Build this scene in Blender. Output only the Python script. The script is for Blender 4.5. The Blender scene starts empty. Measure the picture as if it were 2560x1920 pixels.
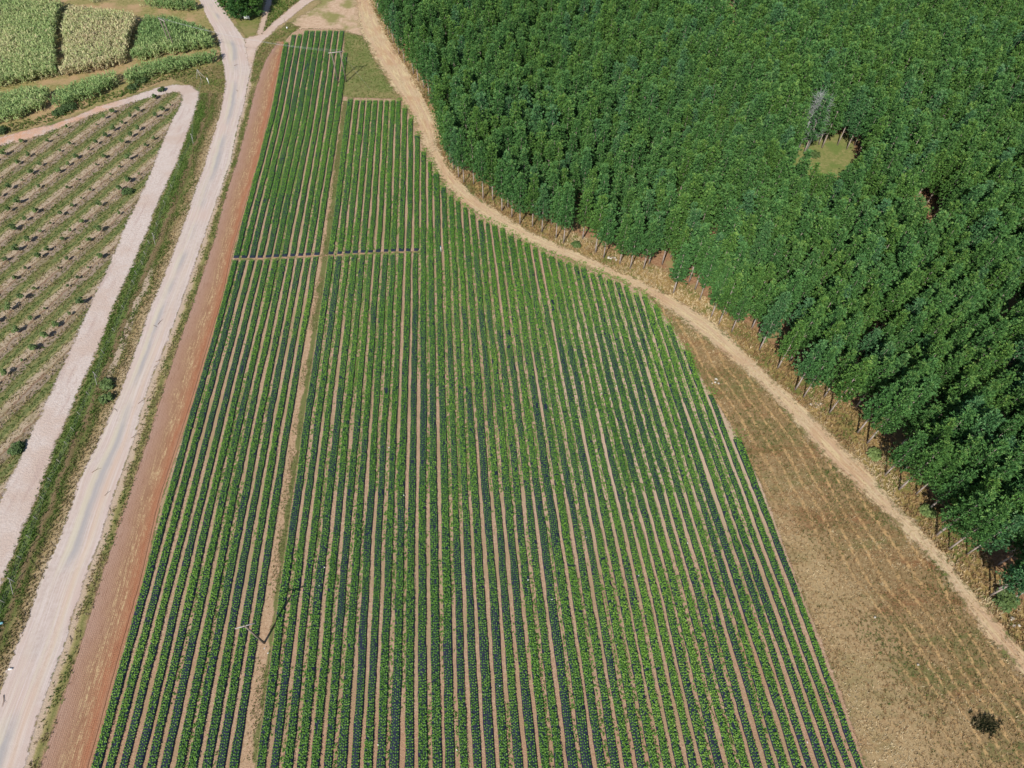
import bpy, math, random
import numpy as np
random.seed(7); RNG = np.random.default_rng(11)
S = bpy.context.scene
COL = S.collection
H = 80.0; F = 1600.0; PITCH = math.radians(53.8)

# ---------------------------------------------------------------- camera model used to survey positions on the ground
def G(u, v, z=0.0):
    u = np.asarray(u, float); v = np.asarray(v, float)
    x = (u - 1280) / F; y = (960 - v) / F
    dy = math.cos(PITCH) + y * math.sin(PITCH); dz = -math.sin(PITCH) + y * math.cos(PITCH)
    t = (H - z) / -dz
    return np.stack([x * t, dy * t], -1)
def depth(X, Y, Z=0.0):
    return Y * math.cos(PITCH) - (Z - H) * math.sin(PITCH)
def pix(X, Y, Z=0.0):
    d = depth(X, Y, Z); up = Y * math.sin(PITCH) + (Z - H) * math.cos(PITCH)
    return 1280 + F * X / d, 960 - F * up / d

# ---------------------------------------------------------------- numpy noise
def _h(ix, iy, seed):
    n = (ix.astype(np.int64) * 374761393 + iy.astype(np.int64) * 668265263 + seed * 974711) & 0x7fffffff
    n = ((n ^ (n >> 13)) * 1274126177) & 0x7fffffff
    return ((n ^ (n >> 16)) & 0xffff) / 65535.0
def vnoise(x, y, seed=0):
    x = np.asarray(x, float); y = np.asarray(y, float)
    ix = np.floor(x); iy = np.floor(y); fx = x - ix; fy = y - iy
    fx = fx * fx * (3 - 2 * fx); fy = fy * fy * (3 - 2 * fy)
    a = _h(ix, iy, seed); b = _h(ix + 1, iy, seed); c = _h(ix, iy + 1, seed); d = _h(ix + 1, iy + 1, seed)
    return (a * (1 - fx) + b * fx) * (1 - fy) + (c * (1 - fx) + d * fx) * fy
def fbm(x, y, seed=0, o=3):
    s = 0; a = 1; t = 0
    for i in range(o):
        s = s + a * vnoise(x * 2 ** i, y * 2 ** i, seed + i * 17); t += a; a *= .5
    return s / t

# ---------------------------------------------------------------- object helpers
def tag(o, label=None, cat=None, group=None, kind=None):
    if label: o['label'] = label
    if cat: o['category'] = cat
    if group: o['group'] = group
    if kind: o['kind'] = kind
    return o
def link(o, parent=None):
    COL.objects.link(o)
    if parent is not None: o.parent = parent
    return o
def empty(name, loc=(0, 0, 0), rz=0.0):
    o = bpy.data.objects.new(name, None); o.location = loc; o.rotation_euler = (0, 0, rz); o.empty_display_size = .3
    return link(o)
def mesh_np(name, V, Fc, mats=(), attrs=None, smooth=False, matidx=None):
    """V (n,3); Fc (m,k) array of faces with k corners (or a list of such arrays)"""
    me = bpy.data.meshes.new(name)
    if not isinstance(Fc, (list, tuple)): Fc = [Fc]
    Fc = [np.asarray(f, np.int32) for f in Fc if len(f)]
    V = np.asarray(V, np.float32)
    me.vertices.add(len(V)); me.vertices.foreach_set('co', V.ravel())
    flat = np.concatenate([f.ravel() for f in Fc]); cnt = np.concatenate([np.full(len(f), f.shape[1], np.int32) for f in Fc])
    me.loops.add(len(flat)); me.loops.foreach_set('vertex_index', flat)
    me.polygons.add(len(cnt)); st = np.zeros(len(cnt), np.int32); st[1:] = np.cumsum(cnt)[:-1]
    me.polygons.foreach_set('loop_start', st)
    if smooth: me.polygons.foreach_set('use_smooth', np.ones(len(cnt), bool))
    for m in mats: me.materials.append(m)
    if matidx is not None: me.polygons.foreach_set('material_index', np.asarray(matidx, np.int32))
    for k, a in (attrs or {}).items():
        at = me.attributes.new(k, 'FLOAT', 'POINT'); at.data.foreach_set('value', np.asarray(a, np.float32))
    me.update(calc_edges=True)
    return me
def obj(name, me, parent=None):
    return link(bpy.data.objects.new(name, me), parent)

class MB:
    """collects tubes, boxes and blobs into one mesh"""
    def __init__(s): s.v = []; s.f4 = []; s.f3 = []
    def tube(s, pts, radii, n=8, cap=True):
        pts = [np.array(p, float) for p in pts]; base = len(s.v)
        for i, p in enumerate(pts):
            d = pts[min(i + 1, len(pts) - 1)] - pts[max(i - 1, 0)]; d /= max(np.linalg.norm(d), 1e-9)
            a = np.cross(d, [0, 0, 1.0] if abs(d[2]) < .9 else [1.0, 0, 0]); a /= np.linalg.norm(a); b = np.cross(d, a)
            for k in range(n):
                t = 2 * math.pi * k / n
                s.v.append(p + radii[i] * (math.cos(t) * a + math.sin(t) * b))
        for i in range(len(pts) - 1):
            for k in range(n):
                k2 = (k + 1) % n
                s.f4.append((base + i * n + k, base + i * n + k2, base + (i + 1) * n + k2, base + (i + 1) * n + k))
        if cap:
            for e, p in ((0, pts[0]), (len(pts) - 1, pts[-1])):
                c = len(s.v); s.v.append(p)
                for k in range(n):
                    k2 = (k + 1) % n
                    s.f3.append((c, base + e * n + k2, base + e * n + k) if e == 0 else (c, base + e * n + k, base + e * n + k2))
        return s
    def box(s, c, dx, dy, dz, rz=0.0):
        b = len(s.v); ca, sa = math.cos(rz), math.sin(rz)
        for sx in (-1, 1):
            for sy in (-1, 1):
                for sz in (-1, 1):
                    x, y = sx * dx / 2, sy * dy / 2
                    s.v.append(np.array((c[0] + x * ca - y * sa, c[1] + x * sa + y * ca, c[2] + sz * dz / 2)))
        for q in ((0, 1, 3, 2), (4, 6, 7, 5), (0, 4, 5, 1), (2, 3, 7, 6), (0, 2, 6, 4), (1, 5, 7, 3)): s.f4.append(tuple(b + i for i in q))
        return s
    def mesh(s, name, mats, smooth=True):
        return mesh_np(name, np.array(s.v), [np.array(x) for x in (s.f4, s.f3) if len(x)], mats, smooth=smooth)

# ---------------------------------------------------------------- materials
def srgb(r, g, b):
    return tuple(((c / 255) / 12.92 if c / 255 <= .04045 else ((c / 255 + .055) / 1.055) ** 2.4) for c in (r, g, b))
K = 1 / 1.5                       # a sunlit level surface shows about 1.5 x its base colour at the exposure below
def alb(r, g, b, k=1.0):
    return tuple(c * K * k for c in srgb(r, g, b)) + (1.0,)
class NT:
    def __init__(s, name):
        s.m = bpy.data.materials.new(name); s.m.use_nodes = True; s.t = s.m.node_tree; s.t.nodes.clear()
        s.out = s.t.nodes.new('ShaderNodeOutputMaterial'); s._obj = None
    def n(s, typ, **kw):
        x = s.t.nodes.new(typ)
        for k, v in kw.items(): setattr(x, k, v)
        return x
    def l(s, a, b): s.t.links.new(a, b)
    def put(s, sock, v):
        if isinstance(v, bpy.types.NodeSocket): s.l(v, sock)
        else: sock.default_value = v
    def co(s):
        if s._obj is None: s._obj = s.n('ShaderNodeTexCoord').outputs['Object']
        return s._obj
    def attr(s, name): return s.n('ShaderNodeAttribute', attribute_name=name).outputs['Fac']
    def noise(s, scale, detail=4, rough=.6, vec=None, dist=0.0, lac=2.0):
        x = s.n('ShaderNodeTexNoise'); s.put(x.inputs['Vector'], vec if vec is not None else s.co())
        x.inputs['Scale'].default_value = scale; x.inputs['Detail'].default_value = detail; x.inputs['Roughness'].default_value = rough; x.inputs['Distortion'].default_value = dist
        return x.outputs['Fac']
    def ramp(s, fac, stops):
        x = s.n('ShaderNodeValToRGB'); e = x.color_ramp.elements
        while len(e) < len(stops): e.new(.5)
        for i, (p, c) in enumerate(stops):
            e[i].position = p; e[i].color = c if len(c) == 4 else tuple(c) + (1,)
        s.put(x.inputs['Fac'], fac); return x.outputs['Color']
    def mix(s, fac, a, b, mode='MIX'):
        x = s.n('ShaderNodeMix', data_type='RGBA', blend_type=mode); s.put(x.inputs[0], fac); s.put(x.inputs[6], a); s.put(x.inputs[7], b)
        return x.outputs[2]
    def math(s, op, a, b=0.0, c=0.0, clamp=False):
        x = s.n('ShaderNodeMath', operation=op, use_clamp=clamp); s.put(x.inputs[0], a); s.put(x.inputs[1], b)
        if op in ('MULTIPLY_ADD', 'SMOOTH_MIN', 'WRAP', 'COMPARE'): s.put(x.inputs[2], c)
        return x.outputs[0]
    def step(s, v, lo, hi):
        x = s.n('ShaderNodeMapRange', interpolation_type='SMOOTHSTEP'); s.put(x.inputs[0], v); s.put(x.inputs[1], lo); s.put(x.inputs[2], hi)
        return x.outputs[0]
    def map(s, scale=(1, 1, 1), rz=0.0, vec=None):
        x = s.n('ShaderNodeMapping'); s.put(x.inputs['Vector'], vec if vec is not None else s.co())
        x.inputs['Scale'].default_value = scale; x.inputs['Rotation'].default_value = (0, 0, rz); return x.outputs[0]
    def xyz(s, vec=None):
        x = s.n('ShaderNodeSeparateXYZ'); s.put(x.inputs[0], vec if vec is not None else s.co()); return x.outputs
    def comb(s, x, y, z=0.0):
        c = s.n('ShaderNodeCombineXYZ'); s.put(c.inputs[0], x); s.put(c.inputs[1], y); s.put(c.inputs[2], z); return c.outputs[0]
    def bump(s, h, strength=.6, dist=.1):
        x = s.n('ShaderNodeBump'); s.put(x.inputs['Height'], h); x.inputs['Strength'].default_value = strength; x.inputs['Distance'].default_value = dist; return x.outputs[0]
    def finish(s, col, rough=.9, spec=.15, normal=None, alpha=None, transl=None):
        p = s.n('ShaderNodeBsdfPrincipled'); s.put(p.inputs['Base Color'], col); s.put(p.inputs['Roughness'], rough)
        p.inputs['Specular IOR Level'].default_value = spec
        if normal is not None: s.l(normal, p.inputs['Normal'])
        sh = p.outputs[0]
        if transl:
            t = s.n('ShaderNodeBsdfTranslucent'); s.put(t.inputs[0], col); mx = s.n('ShaderNodeMixShader'); mx.inputs[0].default_value = transl
            s.l(sh, mx.inputs[1]); s.l(t.outputs[0], mx.inputs[2]); sh = mx.outputs[0]
        if alpha is not None:
            tr = s.n('ShaderNodeBsdfTransparent'); mx = s.n('ShaderNodeMixShader'); s.put(mx.inputs[0], alpha)
            s.l(tr.outputs[0], mx.inputs[1]); s.l(sh, mx.inputs[2]); sh = mx.outputs[0]
        s.l(sh, s.out.inputs[0]); return s.m
    def edge_alpha(s, feather=.8, scale=1.6):
        """ragged border: the sheet thins out between tufts and clods over about «feather» metres"""
        e = s.math('ADD', s.attr('edge'), s.math('MULTIPLY_ADD', s.noise(.45, 3, .6), 1.6 * feather, -.8 * feather)); n1 = s.noise(scale, 5, .7)
        v = s.math('ADD', s.math('DIVIDE', e, feather), s.math('MULTIPLY_ADD', n1, 2.4, -1.2))
        return s.step(v, -.32, .32)

def plain(name, col, rough=.7, spec=.3, metal=0.0, var=.25, scale=3.0):
    t = NT(name); c = t.mix(t.math('MULTIPLY', t.noise(scale, 4), var * 2), col, tuple(x * .45 for x in col[:3]) + (1,))
    return t.finish(c, rough, spec)

def soil_mat(name, cols, scale=2.2, patch=None, patch_scale=.15, feather=.6, bump=.5, bscale=5.0, extra=None, edge=True, alpha_scale=1.6):
    t = NT(name)
    n1 = t.noise(scale, 8, .72)
    c = t.ramp(n1, [(.30, cols[0]), (.5, cols[1]), (.70, cols[2])])
    if patch is not None:
        c = t.mix(t.step(t.noise(patch_scale, 4, .6), .44, .62), c, patch)
    if extra: c = extra(t, c)
    c = t.mix(t.math('MULTIPLY', t.step(t.noise(9.0, 3, .6), .55, .8), .25), c, t.mix(1.0, c, (.6, .57, .54, 1), 'MULTIPLY'))
    nb = t.bump(t.noise(bscale, 6, .7), bump, .12)
    return t.finish(c, .95, .08, nb, t.edge_alpha(feather, alpha_scale) if edge else None)

def tint_mat(name, stops, rough=.7, spec=.2, transl=.25, rnd=0.0):
    """vegetation: colour picked by the 'tint' stored with each plant"""
    t = NT(name); f = t.attr('tint')
    if rnd:
        oi = t.n('ShaderNodeObjectInfo'); f = t.math('ADD', f, t.math('MULTIPLY_ADD', oi.outputs['Random'], rnd, -rnd / 2))
    return t.finish(t.ramp(f, stops), rough, spec, None, None, transl)

# ---------------------------------------------------------------- ground sheets
def seg_dist(P, poly):
    """signed distance of points to a closed polygon, positive inside"""
    poly = np.asarray(poly, float); A = poly; B = np.roll(poly, -1, 0)
    d = np.full(len(P), 1e9); ins = np.zeros(len(P), bool)
    for a, b in zip(A, B):
        ab = b - a; L = (ab ** 2).sum()
        if L < 1e-9: continue
        t = np.clip(((P - a) @ ab) / L, 0, 1); q = a + t[:, None] * ab
        d = np.minimum(d, np.hypot(*(P - q).T))
        c = ((a[1] > P[:, 1]) != (b[1] > P[:, 1]))
        with np.errstate(divide='ignore', invalid='ignore'):
            xi = (b[0] - a[0]) * (P[:, 1] - a[1]) / (b[1] - a[1]) + a[0]
        ins ^= c & (P[:, 0] < xi)
    return np.where(ins, d, -d)
def inside(P, poly): return seg_dist(np.asarray(P, float), poly) > 0
def sheet(name, poly, z, mat, step=1.0, pad=1.0, kind='structure'):
    poly = np.asarray(poly, float); lo = poly.min(0) - pad - step; hi = poly.max(0) + pad + step
    nx = int((hi[0] - lo[0]) / step) + 2; ny = int((hi[1] - lo[1]) / step) + 2
    X, Y = np.meshgrid(lo[0] + step * np.arange(nx), lo[1] + step * np.arange(ny)); P = np.stack([X.ravel(), Y.ravel()], 1)
    d = seg_dist(P, poly); keep = (d > -pad).reshape(ny, nx)
    q = keep[:-1, :-1] | keep[1:, :-1] | keep[:-1, 1:] | keep[1:, 1:]
    iy, ix = np.nonzero(q); i0 = iy * nx + ix
    Fq = np.stack([i0, i0 + 1, i0 + nx + 1, i0 + nx], 1)
    used, inv = np.unique(Fq, return_inverse=True)
    V = np.column_stack([P[used], np.full(len(used), z)])
    o = obj(name, mesh_np(name, V, inv.reshape(Fq.shape), [mat], {'edge': d[used]})); tag(o, kind=kind); return o
def edge_fn(pts):
    p = np.array(sorted(pts, key=lambda q: q[1]), float)
    def f(v):
        v = np.asarray(v, float); r = 0
        for dv in (-14, -7, 0, 7, 14):
            vv = v + dv; u = np.interp(vv, p[:, 1], p[:, 0])
            s0 = (p[1, 0] - p[0, 0]) / (p[1, 1] - p[0, 1]); s1 = (p[-1, 0] - p[-2, 0]) / (p[-1, 1] - p[-2, 1])
            u = np.where(vv < p[0, 1], p[0, 0] + s0 * (vv - p[0, 1]), u); u = np.where(vv > p[-1, 1], p[-1, 0] + s1 * (vv - p[-1, 1]), u)
            r = r + u / 5
        return r
    return f
def vsamples(v0, v1, dy=.8):
    """survey heights in the picture about dy metres of ground apart"""
    out = [v0]; v = v0
    while v < v1:
        y0 = G(1280, v)[1]; y1 = G(1280, v + 1)[1]; v += max(1.0, dy / abs(y1 - y0)); out.append(min(v, v1))
    return np.array(out)
def strip(name, fl, fr, v0, v1, z, mat, n=12, pad=.8):
    v = vsamples(v0, v1); Lp = G(fl(v), v); Rp = G(fr(v), v)
    D = Rp - Lp; W = np.hypot(*D.T); D /= W[:, None]
    T = np.concatenate([[-1], np.linspace(0, 1, n), [2]])
    rows = []; ed = []; su = []; sv = []
    ds = np.concatenate([[0], np.cumsum(np.hypot(*np.diff((Lp + Rp) / 2, axis=0).T))])
    for i in range(len(v)):
        for t in T:
            if t == -1: p = Lp[i] - D[i] * pad; e = -pad; tt = -pad / W[i]
            elif t == 2: p = Rp[i] + D[i] * pad; e = -pad; tt = 1 + pad / W[i]
            else: p = Lp[i] + D[i] * W[i] * t; e = min(t, 1 - t) * W[i]; tt = t
            rows.append((p[0], p[1], z)); ed.append(e); su.append(tt); sv.append(ds[i])
    m = len(T); i0 = (np.arange(len(v) - 1)[:, None] * m + np.arange(m - 1)[None]).ravel()
    Fq = np.stack([i0, i0 + m, i0 + m + 1, i0 + 1], 1)
    o = obj(name, mesh_np(name, np.array(rows), Fq, [mat], {'edge': ed, 'su': su, 'sv': sv})); tag(o, kind='structure'); return o
def PG(pts): return G([p[0] for p in pts], [p[1] for p in pts])

# ---------------------------------------------------------------- surveyed lines (pixels of the photograph)
ROAD_L = edge_fn([(455,-60),(500.5,0),(521,52),(544,87),(552.6,130),(561,173.6),(562.7,220),(549.7,289),(526.6,361.6),(510,420),(489,474),(466,545),(434,631),(405,704),(373,776),(344,863),(306.7,967),(269,1053.6),(240,1120),(202.5,1189.6),(176.5,1270.6),(144.6,1357),(107,1440),(72,1541),(43.4,1613.6),(5.8,1715),(-29,1802),(-75,1920)])
ROAD_R = edge_fn([(505,-60),(544,0),(581.5,58),(613,101),(628,150),(627,180),(619,210),(610.5,260),(593,318),(576,405),(547,487),(521,559),(497.6,631),(477,689),(451,761.6),(414,863),(387.7,923),(373,961),(353,1024.7),(335.6,1097),(303.8,1183.8),(272,1270.6),(248.8,1354.5),(214,1440),(185,1527),(162,1608),(127,1700),(95.5,1787),(60.8,1914)])
PLO_L = edge_fn([(688,113),(665,147.5),(650.7,188),(636,231),(619,304),(596,390.6),(561,501),(535,602.5),(506,689),(477,776),(440,880),(416.6,952),(384.8,1053.6),(347,1169),(315,1262),(283.5,1357),(254.6,1440),(211,1584.7),(173.6,1700),(136,1816),(101,1917)])
FIELD_L = edge_fn([(711,108),(678,289),(654,399),(612.8,535),(584,631),(565,735),(487,1000),(405,1250),(363.6,1440),(312,1620),(241.6,1880)])
TRK_I = edge_fn([(457,249),(445.5,278),(428,304),(413.7,341),(393,390.6),(373,443),(350,492.6),(321,550),(295,608),(269,675),(240,732.7),(208,805),(173.6,880),(150,932),(124.4,990),(89.7,1059),(58,1131.7),(32,1181),(0,1253),(-60,1390)])
TRK_O = edge_fn([(500,228),(495,252),(486,280.6),(469,333),(445.5,399),(416.6,458),(387.7,524),(361.6,596.7),(330,666),(292,747),(269,805),(237,888.7),(205,955),(170.7,1039),(139,1108.6),(113,1178),(87,1256),(66.5,1299.5),(43.4,1357),(14,1440),(-40,1560),(-110,1720)])
PATH_L = edge_fn([(885,-60),(891,0),(896.6,58),(911,95.5),(948.6,162),(989,226),(1029.6,283.5),(1058.6,361.6),(1087.5,411),(1112,463),(1155.7,508),(1213.6,549),(1271.5,583.5),(1329,609.6),(1387,633),(1445,656),(1503,679),(1561,705),(1605,724),(1643,755),(1701,797),(1759,840),(1802.5,878),(1860,924),(1918,979),(1961.6,1025),(2011,1083),(2065,1145),(2122.5,1197),(2180,1252),(2238,1304),(2296,1367),(2354,1425),(2400,1498),(2455,1570),(2498.6,1619),(2559,1686),(2680,1830)])
PATH_R = edge_fn([(905,-60),(925.5,0),(948.6,52),(977.6,110),(1021,173.6),(1061.5,249),(1084.6,292),(1093,361.6),(1113,405),(1145,450),(1184.7,488),(1242.5,525.7),(1300,566),(1358,595),(1416,621),(1474,644),(1532,673),(1590,699),(1647.5,725),(1687,747),(1773.6,800),(1831,846),(1875,895),(1947,962),(2000,1010),(2050,1058),(2122.5,1130),(2180,1188),(2238,1260),(2296,1318),(2354,1382),(2400,1446),(2455,1512),(2498.6,1555.7),(2559,1628),(2680,1770)])

# ---- bed boundaries (furrow centres) at seven picture heights; index = furrow number
YS = [1880, 1440, 1000, 735, 535, 289, 100]
LEFT_EDGE = dict(zip(YS, [241.6, 363.6, 487, 563, 612.8, 678, 714])); LANE_L = dict(zip(YS, [602, 670, 736, 782, 813, 849, 872])); LANE_R = dict(zip(YS, [647, 705, 768, 807, 836.7, 865, 886]))
FUR = {
 1880: [674.7,707.6,741.8,774.7,807.6,840.5,875.5,906.4,938,971.4,1005.9,1039.3,1073.5,1108.9,1143.1,1175,1207.3,1242,1276.5,1310,1344,1377,1408.6,1445.4,1482,1515,1548,1580.8,1612.5,1645.4,1676.5,1709.6,1740,1771.7,1804.6,1836,1869,1900.8,1930,1965,1998,2027,2059,2093,2121,2149],
 1440: [730.7,757.3,786.4,815.8,844.3,873.4,901.3,929,955.7,984.3,1012.2,1041.8,1070,1100.8,1130.4,1157.5,1185.4,1215,1244.4,1272,1300,1329,1356,1387,1417.5,1446.6,1474.5,1502.3,1530,1558,1586,1614,1640.3,1666.3,1693.6,1719,1747,1774,1800,1824,1854,1880,1909,1933,1961,1985],
 1000: [790,813.8,837,860.8,885.5,909,931,953,976.6,999,1023,1046,1070,1094.5,1119,1141.5,1162,1185,1212,1234,1258,1281,1303,1326,1350,1373,1395,1417,1441,1464,1484.4,1505,1525,1546,1571.6,1595,1617.5,1640,1662.5,1681,1705.5,1726,1748.5,1771,1791],
 735: [826,847.8,867.5,889,909,927.5,948.6,968.5,989,1008.6,1028,1048.6,1069,1089.6,1110.5,1129.6,1148.5,1167,1188,1210,1227.5,1248,1267.6,1288,1309,1327.5,1347.8,1367,1386.6,1407.5,1427,1445.5,1464,1483.5,1503,1521.6,1541,1561,1579,1597.6,1617.5,1637],
 535: [851,870.7,889,906,925,943,961,979.5,997,1015.5,1033.4,1050,1068,1084,1103,1121,1137.7,1154,1172,1190,1209],
 289: [881,896.5,912,927.5,943,957.5,973,988,1003.5,1019.5,1035],
}
def smooth_line(pts):
    """pts of (Y, X) -> function X(Y), smoothed"""
    pts = sorted(pts); ys = np.array([p[0] for p in pts]); xs = np.array([p[1] for p in pts])
    s0 = (xs[1] - xs[0]) / (ys[1] - ys[0]); s1 = (xs[-1] - xs[-2]) / (ys[-1] - ys[-2])
    def raw(y):
        r = np.interp(y, ys, xs); r = np.where(y < ys[0], xs[0] + s0 * (y - ys[0]), r); return np.where(y > ys[-1], xs[-1] + s1 * (y - ys[-1]), r)
    def f(y):
        y = np.asarray(y, float); return sum(raw(y + d) for d in (-8, -5, -2.5, 0, 2.5, 5, 8)) / 7
    return f
def line_of(px):
    P = [(G(u, v)[1], G(u, v)[0]) for u, v in px]; return smooth_line(P)
LB = []
for k in range(12):
    LB.append(line_of([((LEFT_EDGE[v] - 7 * (v + 1400) / 3300) * (1 - k / 11) + (LANE_L[v] + 7 * (v + 1400) / 3300) * k / 11, v) for v in YS]))
RB = []
for k in range(47):
    if k == 0: RB.append(line_of([(LANE_R[v] - 6 * (v + 1400) / 3300, v) for v in YS])); continue
    RB.append(line_of([(FUR[v][k - 1], v) for v in FUR if k - 1 < len(FUR[v])]))
# where the beds begin along the straw track and the grass patch
TOPB = [(600,79),(712,79.5),(716,108),(724,108),(730,88),(752,88),(757,78),(857,77),(860,80),(872,246),(880,251),(998,253),(1012,272),(1025,292),(1040,330),(1056,375),(1085,425),(1110,468),(1127,490),(1180,535),(1200,550),(1220,557),(1260,575),(1280,590),(1320,612),(1340,622),(1395,650),(1440,665),(1455,665),(1480,683),(1497,684),(1515,695),(1535,703),(1563,713),(1590,737),(1607,737),(1632,757),(1672,812),(1722,888),(1764,968),(1817,1050),(1900,1200)]
TOPU = np.array([p[0] for p in TOPB], float); TOPV = np.array([p[1] for p in TOPB], float)

# ================================================================= SETTING
# ---- soil and grass colours
STRAW = alb(205, 180, 140); STRAW2 = alb(222, 200, 158); SOIL = alb(182, 146, 118); SOILD = alb(150, 114, 88)
GREENG = alb(108, 124, 66); OLIVE = alb(128, 122, 76)

m_base = soil_mat('open_ground', [alb(140, 126, 86), alb(166, 146, 106), alb(190, 166, 126)], 1.6, alb(112, 120, 68), .09, edge=False)
gv = np.array([(-700, -300, 0), (700, -300, 0), (700, 1100, 0), (-700, 1100, 0)])
tag(obj('ground', mesh_np('ground', gv, np.array([[0, 1, 2, 3]]), [m_base])), kind='structure')

# forest floor
EDGE_TREES = [(948,38),(962,62),(972,88),(984,108),(1012,158),(1046,206),(1060,222),(1098,300),(1104,326),(1110,352),(1116,380),(1126,405),(1134,424),(1160,458),(1255,528),(1300,560),(1355,580),(998,136),(1034,185),(1073,240),(1093,266),(1147,443),(1184.7,460.5),(1208,498),(1232,501),(1270,520),(1280,543),(1331,567.6),(1390,596.5),(1409,608),(1456.6,598),(1488.5,632.7),(1508.7,645.7),(1549,660),(1575,671.8),(1608.5,673),(1622,661.6),(1655,661.6),(1682.5,734.5),(1723,704),(1749,750),(1778,792),(1796.7,811),(1828.6,830),(1877.8,782),(1898,876),(1944,921),(1987.7,974.7),(2008,993.5),(2060,992),(2073,1032.6),(2139.6,1018),(2142.8,1082.4),(2167,1108.5),(2212,1188),(2247,1224),(2289,1236),(2339.5,1338.5),(2371,1373),(2416,1386),(2496,1411),(2487,1477),(2474,1489)]
FOREST_PX = [(930,-70),(950,20),(985,105),(1034,185),(1073,240),(1100,290),(1110,360),(1128,405),(1165,452),(1208,498),(1280,543),(1331,567.6),(1409,608),(1456,620),(1508.7,645.7),(1575,671.8),(1640,690),(1682.5,734.5),(1749,770),(1828.6,830),(1898,876),(1944,921),(2008,993.5),(2073,1032.6),(2167,1108.5),(2247,1224),(2339.5,1338.5),(2416,1386),(2474,1500),(2600,1640),(2900,1900),(3300,1700),(3200,700),(3000,200),(2570,60),(2490,-10),(2400,-110)]
FOREST = PG(FOREST_PX)
m_floor = soil_mat('pine_litter', [alb(120, 92, 66), alb(162, 124, 94), alb(198, 162, 126)], 2.5, alb(160, 142, 98), .2, feather=2.5)
sheet('forest_floor', FOREST, .004, m_floor, 2.0, 2.5)

# hay field right of the crop
hay_dir = G(2082, 1275) - G(1949, 1095); hay_a = math.atan2(hay_dir[1], hay_dir[0])
def hay_extra(t, c):
    v = t.map(rz=-hay_a); o = t.xyz(v); y = t.xyz()[1]
    big = t.math('MULTIPLY_ADD', t.noise(.07, 4, .6), 22, -11)
    pale = t.math('MULTIPLY', t.step(t.math('ADD', o[1], big), 54, 46), t.step(t.math('ADD', y, big), 48, 32))
    c = t.mix(.55, c, t.mix(pale, alb(142, 118, 82), alb(190, 164, 124)))
    c = t.mix(t.math('MULTIPLY', t.step(t.noise(.13, 6, .75, vec=t.map((.45, 1.3, 1), -hay_a)), .47, .62), t.math('MULTIPLY_ADD', pale, -.4, .8)), c, alb(112, 116, 68))
    c = t.mix(t.math('MULTIPLY', t.step(t.noise(.19, 6, .75, vec=t.map((.4, 1.5, 1), -hay_a + .02)), .50, .66), t.math('MULTIPLY_ADD', pale, -.4, .75)), c, alb(146, 100, 68))
    wob = t.math('MULTIPLY_ADD', t.noise(.05, 2), 5.0, t.math('MULTIPLY', t.noise(.9, 4, .7), .55))
    v2 = t.xyz(t.map(rz=-hay_a + .09))
    w = t.math('SINE', t.math('MULTIPLY', t.math('ADD', v2[1], wob), 3.7))
    line = t.math('MULTIPLY', t.math('MULTIPLY', t.step(w, .45, 1.0), t.math('MULTIPLY_ADD', pale, -.85, 1.0)), t.step(t.noise(1.3, 5, .75), .34, .60))
    return t.mix(t.math('MULTIPLY', line, .9), c, alb(214, 176, 124))
m_hay = soil_mat('mown_hay', [alb(124, 104, 70), alb(172, 146, 106), alb(214, 190, 146)], 3.4, None, feather=1.2, bump=.9, bscale=8, extra=hay_extra)
HAY = np.vstack([PG([(1590,712),(1640,752),(1701,797),(1802,878),(1918,979),(2065,1145),(2238,1304),(2354,1425),(2455,1570),(2700,1850),(2900,2100),(2250,2100),(2149,1880),(2105,1740),(2050,1600),(1985,1440),(1900,1210),(1810,1045),(1755,960),(1690,838),(1640,770)])])
sheet('hay_field', HAY, .008, m_hay, 1.2)

# verge between straw track and pines
m_verge = soil_mat('verge_grass', [alb(122, 96, 60), alb(168, 142, 92), alb(204, 184, 130)], 3.0, alb(118, 122, 66), .2, feather=1.6, bump=.9, bscale=7)
vv = np.concatenate([np.linspace(-60, 480, 30), np.linspace(500, 1750, 60)])
inn = np.column_stack([PATH_R(vv) - 2, vv]); outp = PG([(940,-60),(960,0),(1000,100),(1050,180),(1090,240),(1118,290),(1125,360),(1155,405),(1210,450),(1285,505),(1350,545),(1420,578),(1500,615),(1570,640),(1660,675),(1750,735),(1855,805),(1940,870),(2035,950),(2105,995),(2200,1080),(2280,1185),(2380,1310),(2460,1385),(2540,1490),(2640,1610),(2740,1710)])
VERGE = np.vstack([PG(inn), outp[::-1]])
sheet('grass_verge', VERGE, .012, m_verge, 1.0, 1.6)

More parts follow.
